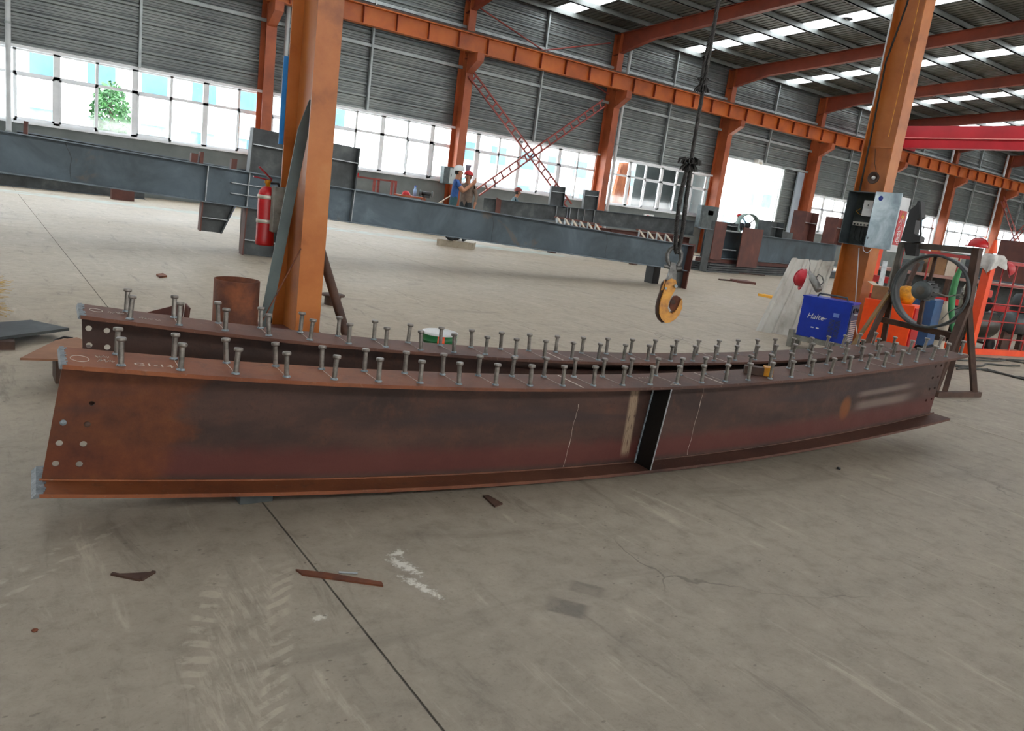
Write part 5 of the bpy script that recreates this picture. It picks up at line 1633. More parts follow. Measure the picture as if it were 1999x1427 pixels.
# stacked members at right, in front of the doorway
def right_stack():
    d = Vector((0.985, 0.17, 0)).normalized()
    s = Vector((d.y, -d.x, 0))
    up = Vector((0, 0, 1))
    O = onz(1378, 531)
    # low stack of plates
    for k in range(4):
        t = MB()
        a = O + d * (0.05 * k) + up * (0.07 * k)
        t.prism([a, a + d * 10.2, a + d * 10.2 - s * 0.9, a - s * 0.9], up * 0.055)
        tag(t.build('stacked_plate', 'steel_dark', base=a), ['bottom', 'second', 'third', 'top'][k] + ' long dark plate in the low stack before the doorway', 'steel plate', 'plates stacked before the doorway')
    base = O + up * 0.285
    t = thing('steel_column_member', 'dark H-section member with brown end plates stacked before the bright doorway', 'steel member', base)
    def at(px):
        return min((base + d * (i * 0.02) for i in range(520)), key=lambda p: abs(CX + FPX * (p - CAM).dot(_rt) / (p - CAM).dot(_fw) - px))
    h = 0.98
    hbeam(t, base - s * 0.3 + up * 0.14, base - s * 0.3 + d * 9.6 + up * 0.14, 0.86, 0.5, 'steel_blue', 0.02, 0.012, 'edge_pale')
    MB().prism([base - s * 0.45, base - s * 0.15, base - s * 0.15 + d * 9.4, base - s * 0.45 + d * 9.4], up * 0.12).build('packing_beam', 'primer', t)
    for p0, p1, z0, z1, so, mt in ((1381, 1403, 0.12, 1.25, 0.05, 'primer'), (1432, 1471, -0.05, 1.18, 0.12, 'primer'), (1362, 1378, -0.25, 0.98, 0.03, 'steel_dark')):
        a, b = at(p0), at(p1)
        if p0 == 1362:
            a, b = base - d * 0.42, base - d * 0.04
        MB().prism([a + s * so + up * z0, b + s * so + up * z0, b + s * so + up * z1, a + s * so + up * z1], -s * 0.03).build('end_plate', mt, t)
    MB().prism([at(1403) + s * 0.0 + up * 0.42, at(1432) + up * 0.42, at(1432) - s * 0.3 + up * 0.42, at(1403) - s * 0.3 + up * 0.42], up * 0.03).build('shelf_plate', 'steel_edge', t)
    MB().prism([at(1403) + up * 1.0, at(1432) + up * 1.0, at(1432) - s * 0.3 + up * 1.0, at(1403) - s * 0.3 + up * 1.0], up * 0.03).build('shelf_plate', 'steel_edge', t)
    for px, dx, ht, mt in ((1418, 0.75, 0.26, 'steel_dark'), (1506, 0.85, 0.5, 'steel_dark'), (1568, 0.95, 1.02, 'primer'), (1628, 0.9, 1.0, 'primer')):
        stub(t, at(px) - s * 0.3 + up * 1.0, d, s, up, dx, ht, 0.5, mt, mt, 0, 0.62)
    MB().prism([at(1520) - s * 0.1 + up * 1.0, at(1540) - s * 0.1 + up * 1.0, at(1540) - s * 0.4 + up * 1.0, at(1520) - s * 0.4 + up * 1.0], up * 0.22).build('cleat', 'steel_dark', t)
right_stack()
for px, py, w_, lb in ((1463, 536, 0.7, 'thin dark bar on the floor before the stacked members'), (1428, 549, 0.45, 'small brown scrap on the floor before the stacked members')):
    p_ = onz(px, py)
    tag(MB().bar(p_ + Vector((-w_, 0.05, 0.02)), p_ + Vector((w_, -0.05, 0.02)), 0.06, 0.035).build('floor_scrap', 'rust_dark', base=p_), lb, 'steel scrap')
p_ = onz(1440, 552)
tag(MB().prism([p_, p_ + Vector((0.5, -0.2, 0)), p_ + Vector((0.7, 0.3, 0)), p_ + Vector((0.1, 0.35, 0))], (0, 0, 0.06)).build('floor_scrap', 'primer', base=p_), 'flat brown scrap plate on the floor before the stacked members', 'steel scrap')

# ------------------------------------------------------------------ along the far wall
def wall_rack():
    dp = 25.0
    f = lambda px, py, k=0.0: ond(px, py, dp + k)
    p0, p1 = f(675, 340), f(766, 350)
    zt = p0.z
    d = (Vector((p1.x, p1.y, 0)) - Vector((p0.x, p0.y, 0))).normalized()
    n = Vector((-d.y, d.x, 0))
    ln = (Vector((p1.x, p1.y, 0)) - Vector((p0.x, p0.y, 0))).length
    o = Vector((p0.x, p0.y, 0))
    t = thing('gas_rack', 'red steel rack with a notice board by the far wall', 'rack', o)
    for a in (0.0, ln * 0.62, ln):
        for b in (0.0, 0.7):
            MB().bar(o + d * a + n * b, o + d * a + n * b + Vector((0, 0, zt)), 0.07, 0.07).build('post', 'brace' if a else 'orange_far', t)
    for z in (0.35, zt - 0.03):
        for b in (0.0, 0.7):
            MB().bar(o + n * b + Vector((0, 0, z)), o + d * ln + n * b + Vector((0, 0, z)), 0.05, 0.05).build('rail', 'brace', t)
    MB().prism([o + d * 0.15 + Vector((0, 0, zt)), o + d * 0.42 + Vector((0, 0, zt)), o + d * 0.42 + Vector((0, 0, zt + 0.09)), o + d * 0.15 + Vector((0, 0, zt + 0.09))], n * 0.01).build('notice_board', 'red', t)
    e = o + d * 0.12 - n * 0.12
    t2 = thing('fire_extinguisher', 'small red fire extinguisher on the red rack by the far wall', 'extinguisher', e)
    MB().lathe([(0.0, 0.82), (0.08, 0.82), (0.08, 1.25), (0.04, 1.32), (0.02, 1.4), (0, 1.4)], 14, e).build('cylinder', 'red', t2)
    MB().lathe([(0.082, 1.02), (0.082, 1.16)], 14, e).build('label_band', 'chrome', t2)
    MB().bar(e + Vector((0, 0, 1.4)), e + Vector((0.12, 0, 1.44)), 0.03, 0.02).build('lever', 'black', t2)
    for i_, a in enumerate((ln * 0.34, ln * 0.84)):
        c = o + d * a + n * 0.3
        t3 = thing('gas_compressor', ['dark compressor inside the red rack by the far wall', 'smaller dark pump at the right end of the red rack'][i_], 'compressor', (c.x, c.y, 0))
        s_ = 0.9 - 0.45 * i_
        MB().lathe([(0.0, -0.45 * s_), (0.2 * s_, -0.42 * s_), (0.22 * s_, -0.3 * s_), (0.22 * s_, 0.3 * s_), (0.2 * s_, 0.42 * s_), (0, 0.45 * s_)], 16, (c.x, c.y, 0.62), d).build('tank', 'black', t3)
        MB().box((c.x - 0.15 * s_, c.y - 0.12, 0.62 + 0.2 * s_), (c.x + 0.2 * s_, c.y + 0.12, 0.62 + 0.48 * s_), bev=0.03).build('pump_head', 'black', t3)
        MB().lathe([(0.0, 0.0), (0.14 * s_, 0.0), (0.14 * s_, 0.04), (0, 0.04)], 16, (c.x - 0.1, c.y - 0.16, 0.72 + 0.25 * s_), (0, -1, 0)).build('belt_wheel', 'primer', t3)
        for q in (-0.25, 0.25):
            MB().bar(Vector((c.x, c.y, 0)) + d * q * s_, Vector((c.x, c.y, 0.45)) + d * q * s_, 0.08, 0.2).build('support', 'rust_dark', t3)
    # bench with things on it
    b0, b1 = f(770, 377, 0.2), f(826, 386, 0.2)
    o2 = Vector((b0.x, b0.y, 0))
    zb = 1.02
    t4 = thing('workbench', 'small orange steel workbench by the far wall', 'workbench', o2)
    l2 = (Vector((b1.x, b1.y, 0)) - o2).length
    MB().prism([o2 + Vector((0, 0, zb)), o2 + d * l2 + Vector((0, 0, zb)), o2 + d * l2 + n * 0.6 + Vector((0, 0, zb)), o2 + n * 0.6 + Vector((0, 0, zb))], (0, 0, 0.05)).build('top', 'orange_far', t4)
    MB().prism([o2 + Vector((0, 0, zb - 0.3)), o2 + d * l2 * 0.5 + Vector((0, 0, zb - 0.3)), o2 + d * l2 * 0.5 + n * 0.55 + Vector((0, 0, zb - 0.3)), o2 + n * 0.55 + Vector((0, 0, zb - 0.3))], (0, 0, 0.3)).build('drawer_unit', 'orange_far', t4)
    for a in (0.03, l2 - 0.03):
        for b in (0.03, 0.57):
            MB().bar(o2 + d * a + n * b, o2 + d * a + n * b + Vector((0, 0, zb)), 0.06, 0.06).build('leg', 'orange_far', t4)
    c = o2 + d * 0.35 + n * 0.2 + Vector((0, 0, zb + 0.05))
    helmet('hard_hat', 'red hard hat on the orange workbench by the far wall', c + Vector((0, 0, 0.01)), (0, 0, 1), 0.13, 'red', (1, 0, 0), c)
    c = o2 + d * 0.62 + n * 0.3 + Vector((0, 0, zb + 0.05))
    t5 = thing('water_bottle', 'blue water bottle on the orange workbench by the far wall', 'bottle', c)
    MB().lathe([(0, 0), (0.055, 0), (0.058, 0.2), (0.03, 0.27), (0.028, 0.31), (0, 0.31)], 12, c).build('body', pm('blue_bottle', [(0.3, '#8fb2e0'), (0.7, '#b4cff0')], 5), t5)
    MB().lathe([(0.032, 0.31), (0.032, 0.35), (0, 0.35)], 10, c).build('cap', 'blue', t5)
    c = o2 + d * 1.0 + n * 0.25 + Vector((0, 0, zb + 0.05))
    t6 = thing('bench_grinder', 'dark bench grinder on the right end of the orange workbench', 'grinder', c)
    MB().lathe([(0, -0.16), (0.07, -0.15), (0.07, 0.15), (0, 0.16)], 14, c + Vector((0, 0, 0.13)), d).build('motor', 'black', t6)
    for sg in (-1, 1):
        MB().lathe([(0.0, 0), (0.1, 0), (0.1, 0.04), (0, 0.04)], 14, c + Vector((0, 0, 0.13)) + d * (0.2 * sg - 0.02), d).build('wheel', 'boxgrey', t6)
    MB().box((c.x - 0.1, c.y - 0.08, c.z), (c.x + 0.1, c.y + 0.08, c.z + 0.08)).build('base', 'black', t6)
wall_rack()
def wall_box(name, label, cat, px0, py0, px1, py1, Y, dp, mat, extras=()):
    a, b = ony(px0, py0, Y), ony(px1, py1, Y)
    x0, x1, z0, z1 = min(a.x, b.x), max(a.x, b.x), min(a.z, b.z), max(a.z, b.z)
    t = thing(name, label, cat, ((x0 + x1) / 2, Y, z0))
    MB().box((x0, Y, z0), (x1, Y + dp, z1), bev=0.01).build('case', mat, t)
    for nm, (u0, v0, u1, v1), m_ in extras:
        MB().box((x0 + (x1 - x0) * u0, Y - 0.012, z0 + (z1 - z0) * v0), (x0 + (x1 - x0) * u1, Y - 0.001, z0 + (z1 - z0) * v1)).build(nm, m_, t)
    return t
wall_box('switch_cabinet', 'grey switch cabinet on the wall column behind the two workers', 'cabinet', 868, 324, 896, 362, W - 0.9, 0.262, 'boxgrey', (('door', (0.35, 0.05, 0.97, 0.95), 'galv'), ('handle', (0.42, 0.45, 0.47, 0.6), 'black')))
wall_box('switch_cabinet', 'dark grey switch cabinet on the column at the left door jamb', 'cabinet', 1371, 400, 1397, 448, W - 0.9, 0.262, 'boxgrey', (('door', (0.1, 0.05, 0.95, 0.95), 'boxgrey'), ('meter_window', (0.4, 0.6, 0.7, 0.8), 'white')))
wall_box('switch_plate', 'white switch box with a red button on the far wall', 'switch', 1258, 417, 1276, 427, W - 0.08, 0.075, 'white', (('button', (0.25, 0.2, 0.5, 0.7), 'red'),))
wall_box('door_lamp', 'small white lamp above the bright doorway', 'lamp', 1481, 311, 1489, 322, W - 0.3, 0.28, 'white', (('lens', (0.2, 0.1, 0.8, 0.5), 'chrome'),))
t = thing('sliding_door', 'pale blue-grey sliding door leaf edge right of the bright doorway', 'door', (35.75, W - 0.2, 0))
MB().box((35.75, W - 0.16, 0.05), (36.3, W - 0.08, 4.7)).build('leaf', pm('pale_blue_door', [(0.3, '#8d9aa6'), (0.7, '#a7b3bd')], 1, 4, 0.5), t)
MB().box((34.6, W - 0.2, 4.72), (36.5, W - 0.06, 4.82)).build('track', 'galv', t)
t = thing('rubbish_bin', 'low brown bin by the foot of the wall column', 'bin', ond(862, 400, 20.5) * 1.0)
p_ = ond(855, 398, 24.3)
p_.z = 0
t.location = p_
MB().prism([p_ + Vector((-0.45, -0.2, 0)), p_ + Vector((0.35, -0.2, 0)), p_ + Vector((0.35, 0.3, 0)), p_ + Vector((-0.45, 0.3, 0))], (0, 0, 0.85)).build('tub', 'primer', t)
MB().bar(p_ + Vector((-0.3, 0, 0.85)), p_ + Vector((0.2, 0.1, 1.02)), 0.05, 0.03).bar(p_ + Vector((-0.1, 0.1, 0.85)), p_ + Vector((0.45, 0.05, 1.25)), 0.06, 0.02).build('scrap_bar', 'carton_top', t)
# high-bay lamp under the roof
lx, ly = 26.4, 18.6
q = ony(1653, 26, ly)
t = thing('high_bay_lamp', 'dark bell-shaped lamp hanging under the roof beside the roof lights', 'lamp', (q.x, ly, q.z - 0.2))
MB().lathe([(0.26, -0.2), (0.25, -0.19), (0.12, 0.05), (0.09, 0.12), (0.09, 0.3), (0, 0.32)], 18, (q.x, ly, q.z)).build('bell', 'black', t)
MB().tube([(q.x, ly, q.z + 0.3), (q.x, ly, roofz(ly) - 0.19)], 0.02, 6).build('suspension', 'black', t)
MB().ball((q.x, ly, q.z - 0.14), 0.1, 10).build('bulb', 'white', t)
# wiring cord under the roof
# ------------------------------------------------------------------ cage with compressor at right
def cage():
    A = Vector((12.45, 5.47, 0))
    d = Vector((0.986, -0.166, 0)).normalized()
    n = Vector((-d.y, d.x, 0))
    H_ = 1.42
    up = Vector((0, 0, 1))
    t = thing('mesh_cage', 'orange framed cage with red wire mesh around the compressor at right', 'cage', A)
    M['mesh_red'] = pm('red_mesh_paint', [(0.3, '#9c2020'), (0.7, '#b52c28')], 4, 3, 0.45)
    Ln = 2.6
    MB().bar(A, A + up * H_, 0.13, 0.10, d).build('post', 'hiorange', t)
    MB().bar(A + d * Ln, A + d * Ln + up * H_, 0.12, 0.10, d).build('post', 'hiorange', t)
    Bk = A + n * 2.0
    MB().bar(Bk, Bk + up * H_, 0.12, 0.10, d).build('post', 'hiorange', t)
    MB().bar(A + up * 0.04, A + d * Ln + up * 0.04, 0.08, 0.09).build('bottom_rail', 'hiorange', t)
    MB().bar(A + up * H_, A + d * Ln + up * H_, 0.05, 0.05).build('top_rail', 'mesh_red', t)
    MB().bar(A + up * H_, Bk + up * H_, 0.05, 0.05).build('top_rail', 'mesh_red', t)
    MB().bar(A + up * 0.04, Bk + up * 0.04, 0.08, 0.09).build('bottom_rail', 'hiorange', t)
    for z in (0.25, 0.52, 0.79, 1.08):
        MB().cyl(A + up * z, A + d * Ln + up * z, 0.011, 6).build('mesh_rod', 'mesh_red', t)
    k = 0.34
    while k < Ln:
        MB().cyl(A + d * k + up * 0.05, A + d * k + up * H_, 0.012, 6).build('mesh_rod', 'mesh_red', t)
        k += 0.32
    for k in (0.5, 1.0, 1.5):
        MB().cyl(A + n * k + up * 0.05, A + n * k + up * H_, 0.012, 6).build('mesh_rod', 'mesh_red', t)
    # white cloth over the corner post
    c = A + up * H_
    vs, fs = [], []
    N, K = 16, 40
    for i in range(N):
        v_ = i / (N - 1)
        for j in range(K):
            an = 2 * PI * j / K
            fold = 1 + (0.30 * math.sin(5 * an + 1.0) + 0.16 * math.sin(9 * an + 6 * v_)) * v_ ** 0.7
            r = (0.025 + 0.12 * min(1, v_ * 1.9) ** 0.6) * fold
            hang = 0.10 + 0.13 * (0.5 + 0.5 * math.cos(an - 3.4)) ** 2 + 0.04 * math.sin(4 * an)
            dz = 0.10 + 0.02 * math.sin(7 * an) * v_ - max(0, v_ - 0.35) / 0.65 * hang - 0.03 * v_
            vs.append(c + d * (math.cos(an) * r * 1.25 + 0.06) + n * (math.sin(an) * r * 0.85) + up * dz)
    for i in range(N - 1):
        for j in range(K):
            fs.append((i * K + j, i * K + (j + 1) % K, (i + 1) * K + (j + 1) % K, (i + 1) * K + j))
    fs.append(list(range(K)))
    o = MB().add(vs, fs, 0, True).build('white_cloth', pm('white_cotton', [(0.3, '#bfbdb9'), (0.7, '#dedcd8')], 14, 4, 0.9, bump=0.3, bscale=30), base=c)
    tag(o, 'crumpled white cloth hung over the corner post of the cage', 'cloth')
    tag(MB().lathe([(0.06, 0.0), (0.05, 0.06), (0.028, 0.17), (0.02, 0.2), (0, 0.2)], 12, c + d * 0.02 + n * 0.02 + up * 0.11).build('orange_cone', 'hiorange', base=c + up * 0.11), 'small orange cone above the white cloth', 'cone')
    # compressor
    c = A + d * 0.72 + n * 0.55
    t2 = thing('air_compressor', 'black air compressor on wheels inside the mesh cage', 'compressor', (c.x, c.y, 0))
    MB().lathe([(0.0, -0.55), (0.12, -0.54), (0.2, -0.48), (0.23, -0.4), (0.23, 0.4), (0.2, 0.48), (0.12, 0.54), (0, 0.55)], 22, (c.x, c.y, 0.40), d).build('tank', pm('dark_green_tank', [(0.3, '#20261f'), (0.7, '#30382f')], 5, 4, 0.35), t2)
    for q in (-0.3, 0.3):
        for e in (-0.2, 0.2):
            p = Vector((c.x, c.y, 0.105)) + d * q + n * e
            MB().lathe([(0.0, -0.03), (0.05, -0.03), (0.06, -0.04), (0.1, -0.035), (0.105, 0), (0.1, 0.035), (0.06, 0.04), (0.05, 0.03), (0, 0.03)], 18, p, n).build('wheel', 'rubber', t2)
        MB().bar(Vector((c.x, c.y, 0.105)) + d * q - n * 0.2, Vector((c.x, c.y, 0.105)) + d * q + n * 0.2, 0.03, 0.03).build('axle', 'rust_dark', t2)
        MB().bar(Vector((c.x, c.y, 0.1)) + d * q, Vector((c.x, c.y, 0.26)) + d * q, 0.05, 0.2, d).build('support', 'rust_dark', t2)
    MB().prism([c + d * -0.4 - n * 0.14 + up * 0.59, c + d * 0.4 - n * 0.14 + up * 0.59, c + d * 0.4 + n * 0.14 + up * 0.59, c + d * -0.4 + n * 0.14 + up * 0.59], up * 0.025).build('deck', 'black', t2)
    pc = c - d * 0.22 + up * 0.62
    MB().lathe([(0.0, 0.0), (0.10, 0.0), (0.11, 0.12), (0.09, 0.2), (0.10, 0.28), (0.085, 0.38), (0, 0.4)], 14, pc).build('pump', pm('pale_green_pump', [(0.3, '#8d9482'), (0.7, '#a9b09c')], 6), t2)
    for q in range(6):
        MB().lathe([(0.115, 0.16 + 0.03 * q), (0.115, 0.172 + 0.03 * q)], 14, pc).build('pump_fin', 'oldgrey', t2)
    MB().lathe([(0, 0), (0.17, 0.0), (0.17, 0.03), (0.05, 0.04), (0, 0.04)], 18, pc - n * 0.16 + up * 0.14, -n).build('flywheel', 'white', t2)
    mc = c + d * 0.16 + up * 0.72
    MB().lathe([(0, -0.14), (0.1, -0.13), (0.105, 0.13), (0.07, 0.16), (0, 0.17)], 18, mc, d).build('motor', 'black', t2)
    for q in range(10):
        MB().lathe([(0.116, -0.11 + 0.024 * q), (0.116, -0.1 + 0.024 * q)], 18, mc, d).build('motor_fin', 'rubber', t2)
    MB().box((mc.x - 0.06, mc.y - 0.07, mc.z + 0.12), (mc.x + 0.14, mc.y + 0.07, mc.z + 0.24), bev=0.02).build('switch_box', pm('red_plastic', [(0.3, '#cc3226'), (0.7, '#e24a38')], 5, 3, 0.4), t2)
    hc = A + d * 0.35 + n * 0.2 + up * (H_ + 0.02)
    helmet('hard_hat', 'pinkish red hard hat hanging on the mesh cage beside the white cloth', A + d * 0.36 - n * 0.06 + up * 1.33, (0.4, -0.7, 0.3), 0.09, pm('faded_red_hat', [(0.3, '#bb3a3e'), (0.7, '#d05256')], 6, 3, 0.4), (0, 0, -1))
    # second, larger compressor to the right
    c = A + d * 2.0 + n * 0.6
    t3 = thing('air_compressor', 'grey air compressor at the right edge inside the cage', 'compressor', (c.x, c.y, 0))
    MB().lathe([(0, -0.3), (0.15, -0.28), (0.19, -0.2), (0.19, 0.4), (0.1, 0.48), (0, 0.5)], 20, (c.x, c.y, 0.45), d).build('tank', 'boxgrey', t3)
    MB().lathe([(0, 0), (0.16, 0), (0.16, 0.2), (0.12, 0.28), (0, 0.3)], 16, c + up * 0.66).build('motor', 'steel_dark', t3)
    for q in (-0.2, 0.3):
        MB().bar(c + d * q, c + d * q + up * 0.3, 0.08, 0.25, d).build('support', 'rust_dark', t3)
    return A, d, n
cA, cdv, cnv = cage()

# machines and goods between the fan and the far side
def mid_clutter():
    up = Vector((0, 0, 1))
    fu = Vector((0.25, -0.968, 0))
    # blue trolley unit behind the fan
    c = onx(1797, 630, 11.3); c.z = 0
    t = thing('blue_trolley', 'blue machine cabinet on a trolley seen through the fan ring', 'machine', c)
    obox(t, 'cabinet', c, fu, 0.36, 0.5, 0.12, 0.78, pm('dull_blue', [(0.3, '#1f4a72'), (0.7, '#2f6090')], 4, 4, 0.5), 0.01)
    for k in range(5):
        q = c - Vector((fu.y, -fu.x, 0)) * 0 + fu * 0.0
        MB().box((c.x - 0.27, c.y - 0.10, 0.3 + 0.08 * k), (c.x - 0.262, c.y + 0.14, 0.34 + 0.08 * k)).build('vent', 'boxin', t)
    for q in (-0.14, 0.14):
        MB().cyl(c + fu * q + up * 0.06 - Vector((0.2, 0, 0)), c + fu * q + up * 0.06 + Vector((0.2, 0, 0)), 0.06, 12).build('wheel', 'rubber', t)
    # cylinders on a cart
    for i_, (x, y) in enumerate([(q_.x, q_.y) for q_ in (onx(1811, 630, 11.75), onx(1838, 630, 11.8))]):
        t = thing('gas_bottle', ['pale gas bottle left of the two seen through the fan ring', 'pale gas bottle right of the two seen through the fan ring'][i_], 'gas bottle', (x, y, 0))
        MB().lathe([(0.0, 0), (0.10, 0), (0.105, 0.02), (0.105, 0.56), (0.08, 0.66), (0.035, 0.71), (0.03, 0.76), (0, 0.76)], 16, (x, y, 0)).build('bottle', 'carton_top', t)
        MB().lathe([(0.02, 0.76), (0.02, 0.80), (0.04, 0.81), (0.04, 0.84), (0, 0.84)], 10, (x, y, 0)).build('valve', 'red', t)
        MB().lathe([(0.108, 0.18), (0.108, 0.34)], 16, (x, y, 0)).build('dark_band', 'rust_dark', t)
    # yellow motor housing on the orange set
    p = onx(1766, 590, 10.52); p.z = 0.70
    t = thing('yellow_housing', 'round yellow motor housing on the orange welding set', 'motor', p)
    MB().lathe([(0, 0), (0.09, 0.0), (0.12, 0.06), (0.125, 0.14), (0.09, 0.22), (0, 0.25)], 18, p).build('body', 'yellow', t)
    MB().lathe([(0.03, 0.24), (0.03, 0.29), (0, 0.29)], 10, p).build('cap', 'rust_dark', t)
    # green hose hanging
    pts = [onx(1876, 522, 11.6), onx(1866, 545, 11.6), onx(1859, 575, 11.6), onx(1857, 605, 11.6), onx(1860, 640, 11.6), onx(1866, 672, 11.6)]
    tag(MB().tube(pts, [0.03, 0.045, 0.05, 0.045, 0.035, 0.03], 8).build('green_hose', pm('green_hose', [(0.3, '#2f7a46'), (0.7, '#45935a')], 5, 3, 0.5), base=pts[-1]), 'thick green hose hanging behind the fan', 'hose')
    # long steel table with goods beyond the cage
    T0, T1 = Vector((15.2, 9.3, 0)), Vector((17.6, 6.5, 0))
    d = (T1 - T0).normalized()
    n = Vector((-d.y, d.x, 0))
    if n.x < 0: n = -n
    t = thing('goods_table', 'long dark steel table behind the fan with goods on it', 'table', T0)
    ln = (T1 - T0).length
    MB().prism([T0 + up * 0.95, T1 + up * 0.95, T1 + n * 0.8 + up * 0.95, T0 + n * 0.8 + up * 0.95], up * 0.06).build('top', pm('pinkish_primer', [(0.3, '#8d6a62'), (0.7, '#b08a80')], 3), t)
    MB().prism([T0 + n * 0.4 + up * 0.15, T1 + n * 0.4 + up * 0.15, T1 + n * 0.43 + up * 0.15, T0 + n * 0.43 + up * 0.15], up * 0.8).build('back_sheet', 'boxin', t)
    for a in (0.05, ln / 2, ln - 0.05):
        for b in (0.05, 0.75):
            MB().bar(T0 + d * a + n * b, T0 + d * a + n * b + up * 0.95, 0.08, 0.08).build('leg', 'rust_dark', t)
    MB().prism([T0 + up * 0.45 - n * 0.02, T1 + up * 0.45 - n * 0.02, T1 + up * 0.45 + n * 0.02, T0 + up * 0.45 + n * 0.02], up * 0.12).build('front_rail', 'red', t)
    for i_, (px, z0, w_, h_, dd, mt, lb) in enumerate(((1822, 1.01, 0.34, 0.34, 0.4, 'carton', 'brown cardboard carton with a pale lid on the long table'),
                                                    (1853, 1.01, 0.24, 0.36, 0.4, 'carton_top', 'pale carton right of the brown one on the long table'),
                                                    (1778, 1.01, 0.4, 0.18, 0.3, 'boxgrey', 'low grey case on the left of the long table'),
                                                    (1884, 1.01, 0.3, 0.22, 0.3, 'black', 'black case on the right of the long table'))):
        a = min((T0 + d * (i * 0.02) + n * 0.3 for i in range(-20, 300)), key=lambda p: abs(CX + FPX * (p + up * 1.1 - CAM).dot(_rt) / (p + up * 1.1 - CAM).dot(_fw) - px))
        t2 = thing('goods_box', lb, 'box', a + up * z0)
        obox(t2, 'body', a, d, w_, dd, z0, z0 + h_, mt, 0.008)
        obox(t2, 'lid', a, d, w_ + 0.02, dd + 0.02, z0 + h_, z0 + h_ + 0.05, 'carton_top' if mt.startswith('carton') else mt, 0.005)
    # posts and bars standing between the column and the fan
    for i_, (px, X, hh) in enumerate(((1712, 11.6, 1.2), (1722, 11.8, 1.27), (1731, 11.7, 1.14), (1739, 11.9, 1.24))):
        b = onx(px, 600, X)
        lean = 0.15 - 0.1 * i_
        tag(MB().bar((b.x, b.y, 0), (b.x + 0.2, b.y + lean, hh), 0.07, 0.05).build('leaning_bar', ['steel_edge', 'oldgrey', 'steel_dark', 'rust_dark'][i_], base=(b.x, b.y, 0)), ['first', 'second', 'third', 'fourth'][i_] + ' upright steel bar from the column, between column and fan', 'steel bar', 'upright bars behind the orange set')
    q = [onx(1716, 600, 12.3), onx(1738, 600, 12.3)]
    t = thing('bar_rest', 'low red steel rack holding the upright bars', 'rack', (12.25, q[0].y, 0))
    y0, y1 = q[1].y - 0.1, q[0].y + 0.4
    for z in (0.55, 0.85):
        MB().box((12.23, y0, z), (12.31, y1, z + 0.1)).build('rail', 'red', t)
    for y in (y0, y1 - 0.08):
        MB().box((12.21, y, 0), (12.33, y + 0.08, 0.95)).build('post', 'rust_dark', t)
    # dark stubs and brown boxes at the right edge, beyond the cage
    for px, X, y_off, w_, h_, z0, mt, lb in ((1940, 21.0, 0, 1.3, 0.5, 1.0, 'steel_dark', 'dark steel bracket piece beyond the cage'), (1990, 20.0, 0, 1.0, 0.95, 1.0, 'primer', 'large brown box-like bracket at right edge beyond the cage')):
        b = onx(px, 505, X)
        t2 = thing('far_bracket', lb, 'bracket', (b.x, b.y, 0))
        MB().box((b.x, b.y - w_ / 2, z0), (b.x + 0.5, b.y + w_ / 2, z0 + h_)).build('box', mt, t2)
        MB().box((b.x - 0.04, b.y - w_ / 2 - 0.05, z0 + h_ * 0.45), (b.x, b.y + w_ / 2 + 0.05, z0 + h_ * 0.5)).build('rib', 'steel_edge', t2)
        MB().box((b.x, b.y - w_ / 2 - 0.3, 0), (b.x + 0.5, b.y + w_ / 2 + 0.3, z0)).build('beam', 'steel_blue', t2)
    # cables on the floor
    M['cable'] = pm('grey_cable', [(0.3, '#2c2d2b'), (0.7, '#4a4b46')], 8, 3, 0.6)
    cabs = [((1845, 690), (1900, 700), (1950, 702), (2010, 712)), ((1852, 703), (1920, 706), (1975, 704), (2020, 705)), ((1860, 716), (1910, 722), (1960, 732), (2020, 748)), ((1866, 722), (1925, 722), (1980, 738), (2020, 742)), ((1850, 712), (1890, 718), (1930, 713), (1990, 716))]
    wd = ['topmost', 'second', 'third', 'fourth', 'lowest']
    order = [0, 1, 4, 2, 3]
    for i_, k in enumerate(order):
        ps = [onz(*p) for p in cabs[k]]
        sm = []
        for a_, b_ in zip(ps, ps[1:]):
            for j in range(6):
                q = a_.lerp(b_, j / 6)
                sm.append(Vector((q.x, q.y + 0.03 * math.sin(j + k * 2), 0.014)))
        sm.append(Vector((ps[-1].x, ps[-1].y, 0.014)))
        tag(MB().tube(sm, 0.013, 6).build('floor_cable', 'cable', base=sm[0]), wd[i_] + ' dark cable on the floor right of the fan, counted downward', 'cable', 'cables on the floor')
mid_clutter()

# ------------------------------------------------------------------ outside
M['facade'] = pm('pale_facade', [(0.3, '#c9ccd0'), (0.7, '#dde0e3')], 0.2, 3, 0.85)
M['facade_glass'] = pm('facade_window', [(0.3, '#3a5a6e'), (0.7, '#4e7186')], 0.6, 3, 0.3)
def building(label, x0, x1, y, h, nx, nz, mat='facade'):
    t = thing('office_building', label, 'building', ((x0 + x1) / 2, y, -0.1))
    MB().box((x0, y, -0.1), (x1, y + 12, h)).build('walls', mat, t)
    src = None
    for i in range(nx):
        for k in range(nz):
            w_ = (x1 - x0) / nx
            xa = x0 + (i + 0.25) * w_
            za = 1.2 + k * (h - 1.0) / nz
            if src is None:
                src = MB().box((xa, y - 0.06, za), (xa + w_ * 0.5, y + 0.02, za + (h - 1) / nz * 0.5)).build('window', 'facade_glass', t)
                s0 = (xa, za)
            else:
                inst(src, src.location + Vector((xa - s0[0], 0, za - s0[1])), t)
    MB().box((x0 - 0.3, y - 0.3, h), (x1 + 0.3, y + 12.3, h + 0.4)).build('parapet', mat, t)
building('pale office block outside the left windows', -14, 26, 62, 9, 12, 2)
building('pale office block with blue windows outside the doorway', 40, 92, 70, 15, 14, 4)
building('long pale factory hall outside the right windows', 100, 168, 60, 9, 14, 2)
